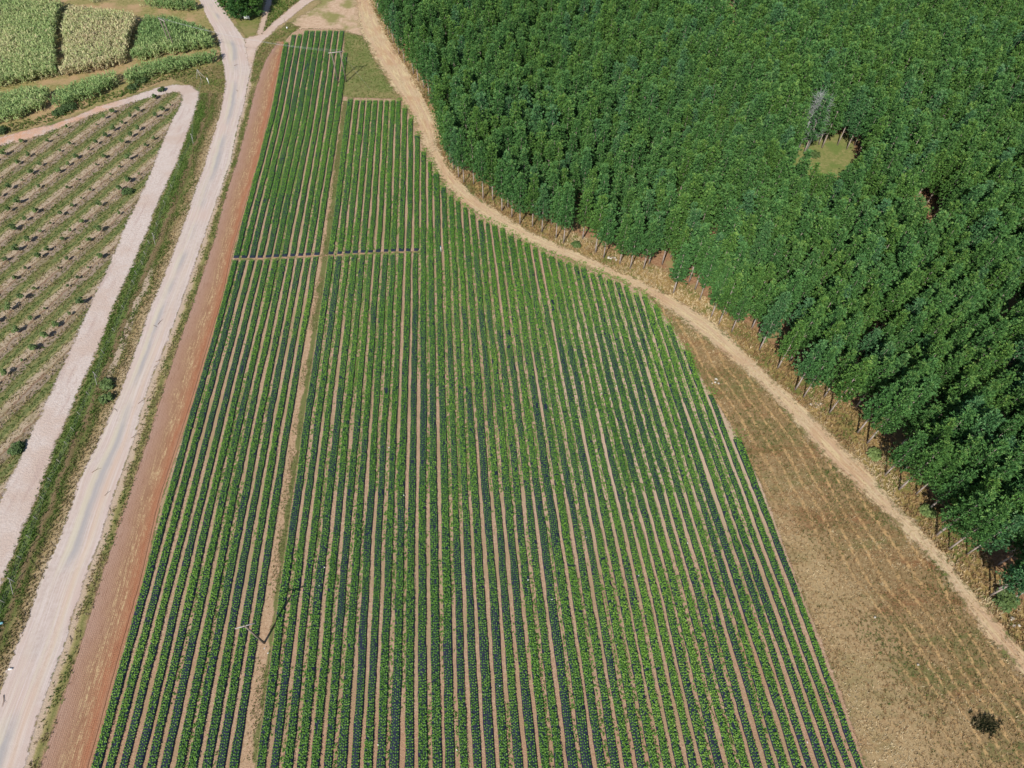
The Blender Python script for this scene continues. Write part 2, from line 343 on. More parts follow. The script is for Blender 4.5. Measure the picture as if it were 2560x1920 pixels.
# crop field soil
def soil_extra(t, c):
    y = t.xyz()[1]; x = t.xyz()[0]
    red = t.step(t.math('ADD', t.math('MULTIPLY_ADD', y, -.02, .75), t.math('MULTIPLY_ADD', t.noise(.08, 3), 1.6, -.8)), .2, .8)
    c = t.mix(t.math('MULTIPLY', red, .45), c, alb(180, 134, 104))
    pale = t.math('MULTIPLY', t.step(t.math('ADD', x, t.math('MULTIPLY_ADD', t.noise(.05, 3), 30, -15)), -4, 14), t.step(t.math('ABSOLUTE', t.math('SUBTRACT', y, 56)), 30, 12)); c = t.mix(t.math('MULTIPLY', pale, .55), c, alb(216, 194, 168))
    return c
m_field = soil_mat('furrow_soil', [alb(156, 124, 98), alb(190, 158, 130), alb(212, 186, 160)], 3.2, alb(176, 150, 118), .12, feather=.35, bump=.9, bscale=6, extra=soil_extra)
FIELD = np.vstack([PG([(FIELD_L(v), v) for v in (105, 200, 289, 400, 535, 631, 735, 870, 1000, 1250, 1440, 1620, 1880, 2100)]), PG([(2230,2100),(2156,1890),(2108,1745),(2052,1600),(1989,1440),(1900,1205),(1822,1052),(1764,965),(1722,885),(1676,812),(1634,752),(1610,731),(1560,708),(1498,679),(1442,660),(1340,616),(1260,569),(1182,529),(1110,463),(1085,420),(1058,372),(1040,322),(1012,264),(1000,247),(872,243),(864,200),(860,74),(757,72),(730,82)])])
sheet('crop_soil', FIELD, .016, m_field, 1.2, .5)

# grassy lane through the field
def lane_extra(t, c):
    u = t.attr('su'); n = t.noise(.35, 4, .65)
    g = t.step(t.math('ADD', t.math('ADD', u, t.math('MULTIPLY_ADD', t.xyz()[1], .004, -.25)), t.math('MULTIPLY_ADD', n, 1.3, -.65)), .42, .62)
    return t.mix(t.math('MULTIPLY', g, t.step(t.math('ABSOLUTE', t.math('SUBTRACT', u, .55)), .5, .32)), c, alb(120, 122, 74))
m_lane = soil_mat('lane_ground', [alb(160, 126, 98), alb(192, 160, 128), alb(210, 182, 150)], 3.0, None, feather=.4, bump=.8, bscale=7, extra=lane_extra)
lane_l = edge_fn([(LANE_L[v], v) for v in YS if v >= 289] + [(852, 262)]); lane_r = edge_fn([(LANE_R[v], v) for v in YS if v >= 289] + [(868, 262)])
strip('grass_lane', lane_l, lane_r, 252, 2000, .020, m_lane, 10, .3)

# cross path
m_cross = soil_mat('cross_path_soil', [alb(150, 118, 90), alb(182, 148, 118), alb(200, 170, 140)], 3.0, alb(126, 126, 76), .3, feather=.3)
CROSS_V = edge_fn([(648, 585), (647, 660), (640, 800), (636, 870), (632, 960), (629, 1080), (628, 1140)])   # (v, u) on purpose: height along the path
cu = np.linspace(588, 1088, 30); cv = CROSS_V(cu)
sheet('cross_path', np.vstack([G(cu, cv - 2.4), G(cu, cv + 2.4)[::-1]]), .022, m_cross, .3, .3)

# grass patch at the head of the field
m_patch = soil_mat('patch_grass', [alb(104, 118, 64), alb(126, 132, 78), alb(156, 150, 100)], 2.4, alb(150, 142, 94), .16, feather=1.6, bump=.8, bscale=7)
PATCH = PG([(862,82),(905,90),(935,150),(985,225),(1010,250),(998,247),(872,243),(858,240),(852,215),(862,150)])
sheet('grass_patch', PATCH, .024, m_patch, 1.0, 1.5)

# roadside verge with fence and ditch between the two roads
def ditch_extra(t, c):
    u = t.attr('su'); v = t.attr('sv'); w = t.math('ADD', u, t.math('MULTIPLY_ADD', t.noise(.22, 5, .7), .5, -.25))
    g = alb(96, 122, 58); br = alb(140, 116, 92); dry = alb(176, 152, 112); g2 = alb(100, 112, 58)
    x = t.ramp(w, [(.0, alb(170, 150, 112)), (.10, g), (.34, g), (.42, br), (.52, alb(112, 100, 68)), (.62, g2), (.78, dry), (1.0, alb(204, 182, 150))])
    gul = t.math('MULTIPLY', t.step(t.math('ABSOLUTE', t.math('SUBTRACT', w, .60)), .10, .05), t.math('MULTIPLY', t.step(v, 56, 62), t.step(v, 88, 80)))
    x = t.mix(gul, x, alb(202, 180, 160))
    return t.mix(.8, c, x)
m_ditch = soil_mat('roadside_grass', [alb(98, 100, 56), alb(134, 124, 80), alb(170, 150, 108)], 2.6, None, feather=.8, bump=1.0, bscale=6, extra=ditch_extra)
strip('roadside_verge', TRK_O, ROAD_L, 232, 1900, .012, m_ditch, 14, .6)
CORNER = PG([(470,212),(500,222),(503,250),(520,330),(545,290),(566,215),(560,160),(520,168),(430,195)])
m_corner = soil_mat('corner_grass', [alb(104, 108, 60), alb(142, 128, 84), alb(186, 162, 120)], 2.2, alb(112, 122, 62), .2, feather=1.0, bump=1.0, bscale=6)
sheet('roadside_corner', CORNER, .009, m_corner, 1.0)

# right-hand verge of the main road and bank at the junction
def verge2_extra(t, c):
    u = t.attr('su'); w = t.math('ADD', u, t.math('MULTIPLY_ADD', t.noise(.5, 5, .7), .7, -.35))
    return t.mix(.85, c, t.ramp(w, [(.0, alb(206, 184, 164)), (.36, alb(200, 176, 152)), (.5, alb(168, 156, 106)), (.72, alb(118, 122, 66)), (.92, alb(150, 138, 92)), (1, alb(176, 140, 112))]))
m_verge2 = soil_mat('bank_grass', [alb(128, 118, 72), alb(170, 150, 110), alb(204, 182, 150)], 2.6, None, feather=.5, bump=.9, extra=verge2_extra)
strip('road_shoulder', ROAD_R, PLO_L, 118, 2000, .010, m_verge2, 12, .5)
BANK = PG([(630,170),(640,130),(660,105),(690,80),(722,55),(735,62),(752,68),(730,82),(712,100),(692,112),(664,150),(640,200),(628,205)])
sheet('junction_bank', BANK, .011, m_corner, .8)

# ploughed strip
def plo_extra(t, c):
    u = t.attr('su'); v = t.attr('sv')
    n = t.math('MULTIPLY_ADD', t.noise(.10, 4, .6), .5, -.25)
    w = t.math('ADD', u, n)
    c2 = t.ramp(w, [(.0, alb(186, 154, 138)), (.30, alb(176, 140, 116)), (.50, alb(162, 124, 96)), (.68, alb(172, 124, 92)), (.84, alb(180, 114, 80)), (.97, alb(190, 144, 112))])
    c = t.mix(.75, c, c2)
    st = t.noise(1.0, 4, .65, vec=t.comb(t.math('MULTIPLY', u, 22.0), t.math('MULTIPLY', v, .35)))
    band = t.math('MULTIPLY', t.math('MULTIPLY', t.step(t.math('ABSOLUTE', t.math('SUBTRACT', w, .58)), .34, .05), t.step(st, .44, .62)), t.step(t.noise(2.2, 5, .75), .38, .6))
    c = t.mix(t.math('MULTIPLY', t.step(t.noise(1.0, 4, .7, vec=t.comb(t.math('MULTIPLY_ADD', u, 30.0, 5.0), t.math('MULTIPLY', v, .5))), .5, .66), .45), c, alb(140, 98, 74))
    c = t.mix(t.math('MULTIPLY', band, .85), c, alb(222, 194, 148))
    fur = t.math('SINE', t.math('MULTIPLY', u, 150.0)); c = t.mix(t.math('MULTIPLY', t.step(fur, .0, .9), .30), c, alb(116, 78, 56))
    cle = t.math('MULTIPLY', t.step(t.math('SINE', t.math('MULTIPLY', t.math('ADD', v, t.math('MULTIPLY', u, 3.0)), 21.0)), .1, .7), t.step(t.math('ABSOLUTE', t.math('SUBTRACT', u, .84)), .07, .03))
    c = t.mix(t.math('MULTIPLY', t.math('MULTIPLY', cle, t.step(t.noise(.25, 4, .7), .4, .6)), .4), c, alb(130, 82, 56))
    c = t.mix(t.math('MULTIPLY', t.step(t.math('ABSOLUTE', t.math('SUBTRACT', t.math('ADD', u, t.math('MULTIPLY_ADD', t.noise(.8, 3), .04, -.02)), .925)), .02, .008), .6), c, alb(96, 58, 42))
    return c
m_plo = soil_mat('ploughed_soil', [alb(164, 122, 96), alb(190, 150, 122), alb(208, 172, 140)], 3.4, None, feather=.25, bump=.8, bscale=7, extra=plo_extra)
strip('ploughed_strip', PLO_L, lambda v: FIELD_L(v) - 2, 104, 2000, .014, m_plo, 14, .3)

# main road
def road_extra(t, c):
    u = t.attr('su'); v = t.attr('sv')
    st = t.noise(1.0, 5, .6, vec=t.comb(t.math('MULTIPLY', u, 9.0), t.math('MULTIPLY', v, .035)))
    st2 = t.noise(1.0, 5, .65, vec=t.comb(t.math('MULTIPLY_ADD', u, 30.0, 7.3), t.math('MULTIPLY', v, .12)))
    c = t.mix(t.math('MULTIPLY', t.step(st, .45, .66), .6), c, alb(216, 202, 182)); c = t.mix(t.math('MULTIPLY', t.step(st2, .46, .66), .6), c, alb(226, 212, 206))
    # grey damp-packed wheel line and pale yellow windrow beside it
    cen = t.math('ADD', .46, t.math('MULTIPLY_ADD', t.noise(.035, 2, .4), .5, -.25))
    d = t.math('SUBTRACT', u, cen)
    vis = t.step(t.math('ADD', t.noise(.045, 3), t.math('MULTIPLY', t.step(v, 40, 75), .06)), .47, .62)
    d = t.math('ADD', d, t.math('MULTIPLY_ADD', t.noise(.5, 4, .7), .12, -.06))
    c = t.mix(t.math('MULTIPLY', t.math('MULTIPLY', t.step(t.math('ABSOLUTE', d), t.math('MULTIPLY_ADD', t.noise(.03, 2), .34, .02), .0), vis), .8), c, alb(174, 170, 168))
    c = t.mix(t.math('MULTIPLY', t.math('MULTIPLY', t.step(t.math('ABSOLUTE', t.math('ADD', d, .14)), .12, .03), vis), .55), c, alb(212, 202, 176))
    c = t.mix(t.math('MULTIPLY', t.step(t.math('ABSOLUTE', t.math('SUBTRACT', u, .74)), .10, .02), t.math('MULTIPLY', t.step(v, 110, 170), .28)), c, alb(216, 184, 150))
    return c
m_road = soil_mat('gravel_road', [alb(188, 170, 158), alb(204, 186, 176), alb(214, 200, 190)], 1.8, alb(206, 184, 172), .08, feather=.5, bump=.25, bscale=9, extra=road_extra)
strip('dirt_road', ROAD_L, ROAD_R, -60, 2000, .026, m_road, 16, .6)

# farm track with its hairpin
def trk_extra(t, c):
    x = t.math('ADD', t.xyz()[0], t.math('MULTIPLY_ADD', t.noise(.06, 4, .6), 36, -18)); y = t.xyz()[1]
    o = t.math('MULTIPLY', t.math('MULTIPLY', t.step(x, -84, -108), t.step(t.noise(.35, 5, .7), .30, .60)), t.step(y, 95, 120))
    c = t.mix(o, c, alb(214, 164, 130))
    s = t.noise(1.0, 5, .7, vec=t.map((.9, .12, 1), math.radians(18)))
    return t.mix(t.math('MULTIPLY', t.step(s, .5, .68), .5), c, alb(186, 160, 150))
m_trk = soil_mat('track_dust', [alb(200, 180, 168), alb(214, 198, 188), alb(224, 210, 202)], 2.0, alb(206, 184, 170), .1, feather=.8, bump=.9, bscale=3.5, extra=trk_extra)
tv = np.linspace(262, 1400, 60)
TRACK = np.vstack([G(TRK_I(tv), tv)[::-1], PG([(457,249),(455,238),(447,230),(434,230),(376,243),(289,269),(202.5,298),(101,340),(0,366),(-130,420),(-130,378),(0,344),(58,327),(130,312.5),(188,292),(246,266),(318,246),(390.6,220),(434,212.6),(477,214),(495,228.5),(500,245)]), G(TRK_O(tv), tv), PG([(-80,1640)])])
sheet('farm_track', TRACK, .028, m_trk, .8, .8)

# orchard ground with mulched rows
OR_A = math.radians(69.3); OR_P = 5.12; OR_X0 = -76.6; OR_Y0 = 95.0
def orch_w(X, Y): return ((X - OR_X0) - (Y - OR_Y0) / math.tan(OR_A)) / (OR_P / math.sin(OR_A) * 1.0)
def orch_extra(t, c):
    o = t.xyz(); per = OR_P / math.sin(OR_A)
    w = t.math('DIVIDE', t.math('SUBTRACT', t.math('SUBTRACT', o[0], OR_X0), t.math('DIVIDE', t.math('SUBTRACT', o[1], OR_Y0), math.tan(OR_A))), per)
    w = t.math('ADD', w, t.math('MULTIPLY_ADD', t.noise(.6, 5, .7), .34, -.17))
    f = t.math('FRACT', t.math('ADD', w, .5))          # .5 = tree row
    g = alb(108, 122, 72); yel = alb(172, 164, 112); mul = alb(196, 176, 152); mud = alb(134, 102, 84); gr = alb(166, 148, 132)
    x = t.ramp(f, [(.0, g), (.10, g), (.15, yel), (.20, alb(126, 126, 82)), (.27, mul), (.44, mul), (.50, mud), (.56, gr), (.76, gr), (.82, alb(108, 112, 66)), (.92, alb(140, 138, 88)), (.96, g)])
    pn = t.step(t.noise(.16, 4, .65), .52, .66)
    x = t.mix(t.math('MULTIPLY', pn, .45), x, alb(124, 122, 72))
    return t.mix(.82, c, x)
m_orch = soil_mat('orchard_mulch', [alb(112, 100, 66), alb(150, 132, 96), alb(188, 170, 130)], 2.8, None, feather=.9, bump=1.0, bscale=5, extra=orch_extra)
ORCH = np.vstack([G(TRK_I(tv), tv), PG([(-200,1700),(-500,1500),(-420,560),(-130,418),(0,362),(101,337),(202.5,296),(289,267),(376,242),(434,230),(452,236)])])
sheet('orchard_ground', ORCH, .018, m_orch, 1.2, 1.0)

# cane ground, headland dirt, side roads
m_cane_g = soil_mat('cane_ground', [alb(104, 104, 58), alb(150, 142, 90), alb(186, 164, 118)], 1.4, alb(186, 156, 118), .12, feather=1.4, bump=.8)
sheet('cane_headland', PG([(-150,-40),(512,-40),(538,85),(552,150),(520,168),(430,195),(330,238),(200,285),(100,315),(-150,395)]), .006, m_cane_g, 2.0, 1.5)
m_head = soil_mat('headland_dirt', [alb(176, 148, 118), alb(206, 176, 148), alb(222, 196, 170)], 1.2, alb(150, 144, 92), .14, feather=1.6, bump=.5)
sheet('headland', PG([(700,75),(740,50),(800,8),(830,-40),(905,-40),(905,60),(915,95),(870,80),(860,74),(757,72),(728,84),(712,102)]), .005, m_head, 1.2, 1.6)
m_side = soil_mat('side_road_dust', [alb(198, 172, 156), alb(212, 190, 176), alb(222, 202, 186)], 1.6, alb(204, 178, 158), .1, feather=.8, bump=.35)
sheet('side_road', PG([(612,98),(626,92),(652,86),(682.5,58),(726,20),(752,0),(790,-30),(830,-30),(784,0),(758,17),(726,46),(700,62),(682.5,80),(660,100),(642,121.5),(632,160),(628,180),(618,150)]), .030, m_side, .8, .8)
sheet('wood_track', PG([(640,96),(648,70),(655,45),(664,10),(672,-30),(690,-30),(683,0),(674,30),(664,60),(655,90)]), .027, m_side, .8, .8)
m_tri = soil_mat('wayside_grass', [alb(94, 110, 54), alb(122, 128, 68), alb(158, 146, 96)], 1.8, alb(150, 138, 92), .2, feather=1.0, bump=.9)
sheet('wayside_verge', PG([(548,-40),(590,52),(616,97),(636,95),(646,66),(652,40),(664,-40)]), .015, m_tri, .8, .8)
sheet('bank_strip', PG([(655,86),(664,58),(676,20),(688,-40),(786,-34),(752,-2),(726,18),(682,56)]), .013, m_tri, .8, .8)

# straw track along the pines
def path_extra(t, c):
    u = t.attr('su'); v = t.attr('sv')
    st = t.noise(1.0, 5, .65, vec=t.comb(t.math('MULTIPLY', u, 10.0), t.math('MULTIPLY', v, .22)))
    c = t.mix(t.math('MULTIPLY', t.step(st, .45, .62), .75), c, alb(226, 206, 162))
    st2 = t.noise(1.0, 5, .65, vec=t.comb(t.math('MULTIPLY_ADD', u, 14.0, 3.1), t.math('MULTIPLY', v, .3)))
    c = t.mix(t.math('MULTIPLY', t.step(st2, .5, .66), .6), c, alb(196, 160, 128))
    tr = t.step(t.math('ABSOLUTE', t.math('SUBTRACT', t.math('ABSOLUTE', t.math('SUBTRACT', u, .42)), .2)), .10, .03)
    return t.mix(t.math('MULTIPLY', tr, .5), c, alb(204, 172, 144))
m_path = soil_mat('straw_track', [alb(176, 150, 116), alb(204, 180, 146), alb(224, 206, 172)], 3.0, alb(198, 164, 130), .12, feather=2.2, bump=.5, bscale=8, extra=path_extra)
strip('forest_path', PATH_L, PATH_R, -60, 1780, .032, m_path, 12, 1.8)

# clearings inside the plantation
m_clear = soil_mat('clearing_grass', [alb(112, 124, 70), alb(140, 142, 86), alb(172, 156, 112)], 1.2, alb(118, 134, 72), .2, feather=1.2)
CLEAR1 = PG([(1960,396),(2040,388),(2112,386),(2122,430),(2105,505),(2030,530),(1968,500)]); CLEAR2 = PG([(2255,520),(2300,525),(2340,580),(2330,640),(2270,640),(2235,590)])
CORR = PG([(1752,-60),(1800,-60),(1800,0),(1826,60),(1850,160),(1856,190),(1826,190),(1800,120),(1772,60)])
sheet('forest_clearing', PG([(1960,340),(2130,335),(2140,420),(2110,520),(2030,530),(1960,480)]), .010, m_clear, 1.5, 1.2); sheet('forest_ride', CORR, .010, m_clear, 1.5, 1.2)

# ================================================================= CROP BEDS
m_leaf = tint_mat('crop_leaf', [(0, (.045, .135, .018, 1)), (.35, (.100, .235, .028, 1)), (.7, (.165, .325, .038, 1)), (1, (.27, .40, .065, 1))], .55, .3, .3)
tp = NT('black_plastic'); n1 = tp.noise(3.0, 5, .65); pc = tp.ramp(n1, [(.3, (.006, .009, .018, 1)), (.6, (.014, .020, .036, 1)), (.8, (.05, .045, .045, 1))])
m_plastic = tp.finish(pc, .42, .5, tp.bump(tp.noise(2.2, 4, .6), .35, .15))
PROF = [(-.5, 0.0), (-.46, .13), (-.34, .215), (0, .235), (.34, .215), (.46, .13), (.5, 0.0)]
def leaf_cloud(P, R, Hh, tint, nl, size):
    """leaves for plants at P (n,3) with radius R and height Hh"""
    n = len(P)
    az = RNG.uniform(0, 2 * np.pi, (n, nl)); rr = np.sqrt(RNG.uniform(0, 1, (n, nl))); r = rr * R[:, None]
    z = Hh[:, None] * (1 - .65 * rr ** 2) * RNG.uniform(.7, 1.15, (n, nl))
    c = np.stack([P[:, 0:1] + np.cos(az) * r, P[:, 1:2] + np.sin(az) * r, P[:, 2:3] + z], -1)
    tilt = RNG.uniform(.1, .9, (n, nl)) * (.35 + rr)
    az2 = az + RNG.normal(0, .7, (n, nl))
    rad = np.stack([np.cos(az2) * np.cos(tilt), np.sin(az2) * np.cos(tilt), -np.sin(tilt)], -1); tan = np.stack([-np.sin(az2), np.cos(az2), RNG.normal(0, .25, (n, nl))], -1)
    s = (size * (.6 + R / .36))[:, None, None] * RNG.uniform(.75, 1.3, (n, nl))[..., None]
    V = np.stack([c - rad * s, c - tan * s * .8, c + rad * s, c + tan * s * .8], 2).reshape(-1, 3)
    Fq = np.arange(n * nl * 4).reshape(-1, 4)
    tt = np.repeat(np.clip(tint[:, None] + RNG.normal(0, .13, (n, nl)), 0, 1).ravel(), 4)
    return V, Fq, tt
ORD = {1: 'first', 2: 'second', 3: 'third', 4: 'fourth', 5: 'fifth', 6: 'sixth', 7: 'seventh', 8: 'eighth', 9: 'ninth', 10: 'tenth', 11: 'eleventh', 12: 'twelfth'}
def ordi(n):
    if n in ORD: return ORD[n]
    if n < 20: return {13: 'thirteenth', 14: 'fourteenth', 15: 'fifteenth', 16: 'sixteenth', 17: 'seventeenth', 18: 'eighteenth', 19: 'nineteenth'}[n]
    t = {2: ('twenty', 'twentieth'), 3: ('thirty', 'thirtieth'), 4: ('forty', 'fortieth'), 5: ('fifty', 'fiftieth'), 6: ('sixty', 'sixtieth'), 7: ('seventy', 'seventieth')}[n // 10]
    return t[1] if n % 10 == 0 else t[0] + '-' + ORD[n % 10]
def make_bed(fa, fb, y0, y1, seed, label, fw=.47):
    ys = np.arange(y0, y1 + .01, .5)
    if len(ys) < 4: return
    xa = fa(ys); xb = fb(ys); cx = (xa + xb) / 2 + (fbm(ys * .12, ys * 0 + seed, 3) - .5) * .22; w = (xb - xa) - (fw - .14 * np.clip((ys - 75) / 50, 0, 1)) - (vnoise(ys * .25, ys * 0 + seed * 3.1, 9) - .5) * .16
    w = np.clip(w + .20 * (vnoise(np.array([seed * 1.7]), np.array([.5]), 77)[0] - .5), .72, 1.3)
    V = []; jl = (vnoise(ys * 1.1, ys * 0 + seed, 5) - .5) * .10; jr = (vnoise(ys * 1.1, ys * 0 + seed, 6) - .5) * .10
    for (a, z) in PROF:
        e = jl if a < -.4 else (jr if a > .4 else 0)
        zz = z * (1 - .25 * (vnoise(ys * .4, ys * 0 + a * 7 + seed, 8) - .5))
        zz = zz * np.clip(np.minimum(ys - y0, y1 - ys) / .4 + .08, 0, 1) if z > 0 else zz
        V.append(np.stack([cx + a * w + e, ys, zz + .0], -1))
    V = np.stack(V, 1); m = len(PROF); n = len(ys)
    i0 = (np.arange(n - 1)[:, None] * m + np.arange(m - 1)[None]).ravel()
    bed = obj('crop_bed', mesh_np('crop_bed', V.reshape(-1, 3), np.stack([i0, i0 + 1, i0 + m + 1, i0 + m], 1), [m_plastic], smooth=True))
    tag(bed, label, 'crop bed', 'crop beds under black plastic')
    # plants: four lines, 0.29 m apart
    py = np.arange(y0 + .55, y1 - .12, .29); rows = np.array([-.345, -.115, .115, .345])
    PX = []; PY = []
    for j, a in enumerate(rows):
        yy = py + (j % 2) * .08 + RNG.normal(0, .03, len(py)); c = np.interp(yy, ys, cx); ww = np.interp(yy, ys, w)
        PX.append(c + a * ww * .98 + RNG.normal(0, .03, len(py))); PY.append(yy)
    PX = np.concatenate(PX); PY = np.concatenate(PY)
    vig = .75 * fbm(PX * .35 + seed * 3.7, PY * .11, 31, 3) + .25 * fbm(PX * .08, PY * .05, 33, 2)
    vig = np.clip((vig - .34) / .36, 0, 1)
    vig = np.clip(vig + np.clip((PY - 70) / 120, -.08, .25), 0, 1)
    gap = fbm(PX * 1.3 + seed, PY * .35, 41, 3)
    keep = (RNG.uniform(0, 1, len(PX)) < .97) & (gap > .15)
    PX, PY, vig = PX[keep], PY[keep], vig[keep]
    R = (.080 + .095 * vig) * RNG.uniform(.8, 1.2, len(PX)); Hh = (.10 + .16 * vig) * RNG.uniform(.8, 1.2, len(PX))
    tint = np.clip(.45 + .5 * (fbm(PX * .06, PY * .04, 51, 3) - .5) + RNG.normal(0, .12, len(PX)) + .12 * vig * (PX > 20), 0, 1)
    far = y0 > 60
    V, Fq, tt = leaf_cloud(np.stack([PX, PY, np.full(len(PX), .19)], 1), R, Hh, tint, 9, .066)
    lv = obj('crop_leaves', mesh_np('crop_leaves', V, Fq, [m_leaf], {'tint': tt}), bed); lv['kind'] = 'stuff'
    return bed
YBOT = 1.0
def top_of(fa, fb):
    best = None
    for v in np.arange(70, 1900, 1.0):
        y = G(1280, v)[1]; x = (fa(y) + fb(y)) / 2; u = pix(x, y)[0]
        if v >= np.interp(u, TOPU, TOPV): return float(y)
    return None
def cross_of(fa, fb):
    for v in np.arange(600, 670, .5):
        y = G(1280, v)[1]; x = (fa(y) + fb(y)) / 2; u = pix(x, y)[0]
        if v >= CROSS_V(u): return float(y)
for k in range(11):
    fa, fb = LB[k], LB[k + 1]; yt = top_of(fa, fb); yc = cross_of(fa, fb)
    which = ordi(k + 1) + ' from the red ploughed strip' if k < 6 else ordi(11 - k) + ' left of the grassy lane'
    make_bed(fa, fb, yc + .27, yt, k, 'far crop bed beyond the cross path, ' + which)
    make_bed(fa, fb, YBOT, yc - .27, k + 20, 'near crop bed this side of the cross path, ' + which)
for k in range(46):
    fa, fb = RB[k], RB[k + 1]; yt = top_of(fa, fb)
    if k < 23: which = ordi(k + 1) + ' right of the grassy lane'
    else: which = ordi(46 - k) + ' counted from the hay field on the right'
    if k < 12:
        yc = cross_of(fa, fb)
        make_bed(fa, fb, yc + .25, yt, k + 40, 'far crop bed beyond the cross path, ' + which)
        make_bed(fa, fb, YBOT, yc - .25, k + 100, 'near crop bed this side of the cross path, ' + which)
    else:
        make_bed(fa, fb, YBOT, yt, k + 100, 'long unbroken crop bed, ' + which)

# ================================================================= TUFTS, WEEDS, GRASS
def tufts(name, P, tint, hgt, nb, mat, wid=.035, spread=.5, label=None, rad=.10):
    """grass blades, nb triangles for each point of P"""
    n = len(P)
    if n == 0: return
    hgt = np.broadcast_to(hgt, (n,))
    az = RNG.uniform(0, 2 * np.pi, (n, nb)); ln = hgt[:, None] * RNG.uniform(.6, 1.25, (n, nb)); sp = RNG.uniform(.15, 1.0, (n, nb)) * spread * 1.6
    r0 = RNG.uniform(0, rad, (n, nb)); a0 = RNG.uniform(0, 2 * np.pi, (n, nb))
    bx = P[:, 0:1] + np.cos(a0) * r0; by = P[:, 1:2] + np.sin(a0) * r0; bz = np.broadcast_to(P[:, 2:3], bx.shape)
    tx = bx + np.cos(az) * ln * np.sin(sp); ty = by + np.sin(az) * ln * np.sin(sp); tz = bz + ln * np.cos(sp)
    wv = RNG.uniform(0, 2 * np.pi, (n, nb)); w = wid * RNG.uniform(.6, 1.5, (n, nb))
    ox = np.cos(wv) * w; oy = np.sin(wv) * w
    V = np.stack([np.stack([bx - ox, by - oy, bz], -1), np.stack([bx + ox, by + oy, bz], -1), np.stack([tx, ty, tz], -1)], 2).reshape(-1, 3)
    tt = np.repeat(np.clip(tint[:, None] + RNG.normal(0, .14, (n, nb)), 0, 1).ravel(), 3)
    o = obj(name, mesh_np(name, V, np.arange(n * nb * 3).reshape(-1, 3), [mat], {'tint': tt})); tag(o, label, None, None, 'stuff'); return o
def scatter(poly, dens, seed=0):
    poly = np.asarray(poly); lo, hi = poly.min(0), poly.max(0); n = int((hi[0] - lo[0]) * (hi[1] - lo[1]) * dens)
    P = RNG.uniform(lo, hi, (n, 2)); return P[inside(P, poly)]
def z3(P, z=.01): return np.column_stack([P, np.full(len(P), z)])
def inview(P, m=60):
    u, v = pix(P[:, 0], P[:, 1]); return (u > -m) & (u < 2560 + m) & (v > -m) & (v < 1920 + m)
GST = [(0, alb(104, 142, 60)), (.3, alb(142, 156, 88)), (.52, alb(164, 148, 104)), (.75, alb(202, 178, 138)), (1, alb(236, 216, 176))]
BST = [(0, alb(92, 120, 56)), (.22, alb(128, 126, 76)), (.42, alb(168, 128, 90)), (.66, alb(206, 176, 128)), (1, alb(246, 226, 184))]
m_weed = tint_mat('weed_leaf', [(0, (.12, .26, .045, 1)), (.4, (.20, .34, .07, 1)), (.75, (.24, .28, .10, 1)), (1, (.42, .36, .18, 1))], .6, .2, .35)
m_grass = tint_mat('grass_blades', GST, .7, .15, .35); m_hayb = tint_mat('hay_blades', BST, .7, .15, .25)

# hay
P = scatter(HAY, 14); P = P[inview(P)]
hp = -P[:, 0] * math.sin(hay_a) + P[:, 1] * math.cos(hay_a); big = (fbm(P[:, 0] * .07, P[:, 1] * .07, 60, 3) - .5) * 22
pale = np.clip((52 - hp - big) / 6, 0, 1) * np.clip((42 - P[:, 1] - big) / 10, 0, 1)
ti = .40 + .26 * pale + .55 * (fbm(P[:, 0] * .22, P[:, 1] * .22, 61, 4) - .5) * 2 + RNG.normal(0, .17, len(P))
tufts('hay_stubble', z3(P), np.clip(ti, .02, 1), .24 + .14 * fbm(P[:, 0] * .3, P[:, 1] * .3, 62, 2), 5, m_hayb, .030, .97)
# straw along the track, shaggy verge below the pines
P = scatter(VERGE, 9); P = P[inview(P)]
ti = .62 + 1.1 * (fbm(P[:, 0] * .16, P[:, 1] * .16, 63, 3) - .5) + RNG.normal(0, .13, len(P))
tufts('verge_grass', z3(P), np.clip(ti, .05, 1), .35 + .35 * fbm(P[:, 0] * .3, P[:, 1] * .3, 64, 2), 6, m_hayb, .05, .6)
v = vsamples(-40, 1700, .5); pl = []
for _ in range(9):
    t = RNG.uniform(-.12, 1.12, len(v)); pl.append(G(PATH_L(v), v) * (1 - t[:, None]) + G(PATH_R(v), v) * t[:, None] + RNG.normal(0, .3, (len(v), 2)))
P = np.vstack(pl); P = P[inview(P)]
tufts('straw_litter', z3(P, .034), np.clip(.74 + RNG.normal(0, .16, len(P)), .3, 1), .16, 4, m_hayb, .03, .9)
# roadside ditch grass
v = vsamples(236, 1900, .35); A = G(TRK_O(v), v); B = G(ROAD_L(v), v); pl = []; tl = []; hl = []
for _ in range(34):
    t = RNG.uniform(0.0, 1.0, len(v)); p = A * (1 - t[:, None]) + B * t[:, None]; w = t + (fbm(p[:, 0] * .22, p[:, 1] * .22, 65, 3) - .5) * .5
    keep = (np.abs(w - .46) > .07) | (RNG.uniform(0, 1, len(v)) < .25)
    tn = np.interp(w, [-.2, .1, .34, .42, .62, .78, 1.0], [.4, .12, .14, .55, .22, .58, .72]); pl.append(p[keep]); tl.append(tn[keep]); hl.append(np.interp(w, [0, .2, .5, .65, .9], [.2, .42, .18, .42, .2])[keep])
P = np.vstack(pl); ti = np.concatenate(tl); hh = np.concatenate(hl); k = inview(P); P, ti, hh = P[k], ti[k], hh[k]
P = P + RNG.uniform(-.25, .25, P.shape)
tufts('ditch_grass', z3(P, .015), np.clip(ti + .5 * (fbm(P[:, 0] * .3, P[:, 1] * .3, 66, 2) - .5) + RNG.normal(0, .08, len(P)), 0, 1), hh, 5, m_grass, .05, .6)
v = vsamples(125, 1950, .4); A = G(ROAD_R(v), v); B = G(PLO_L(v), v); pl = []
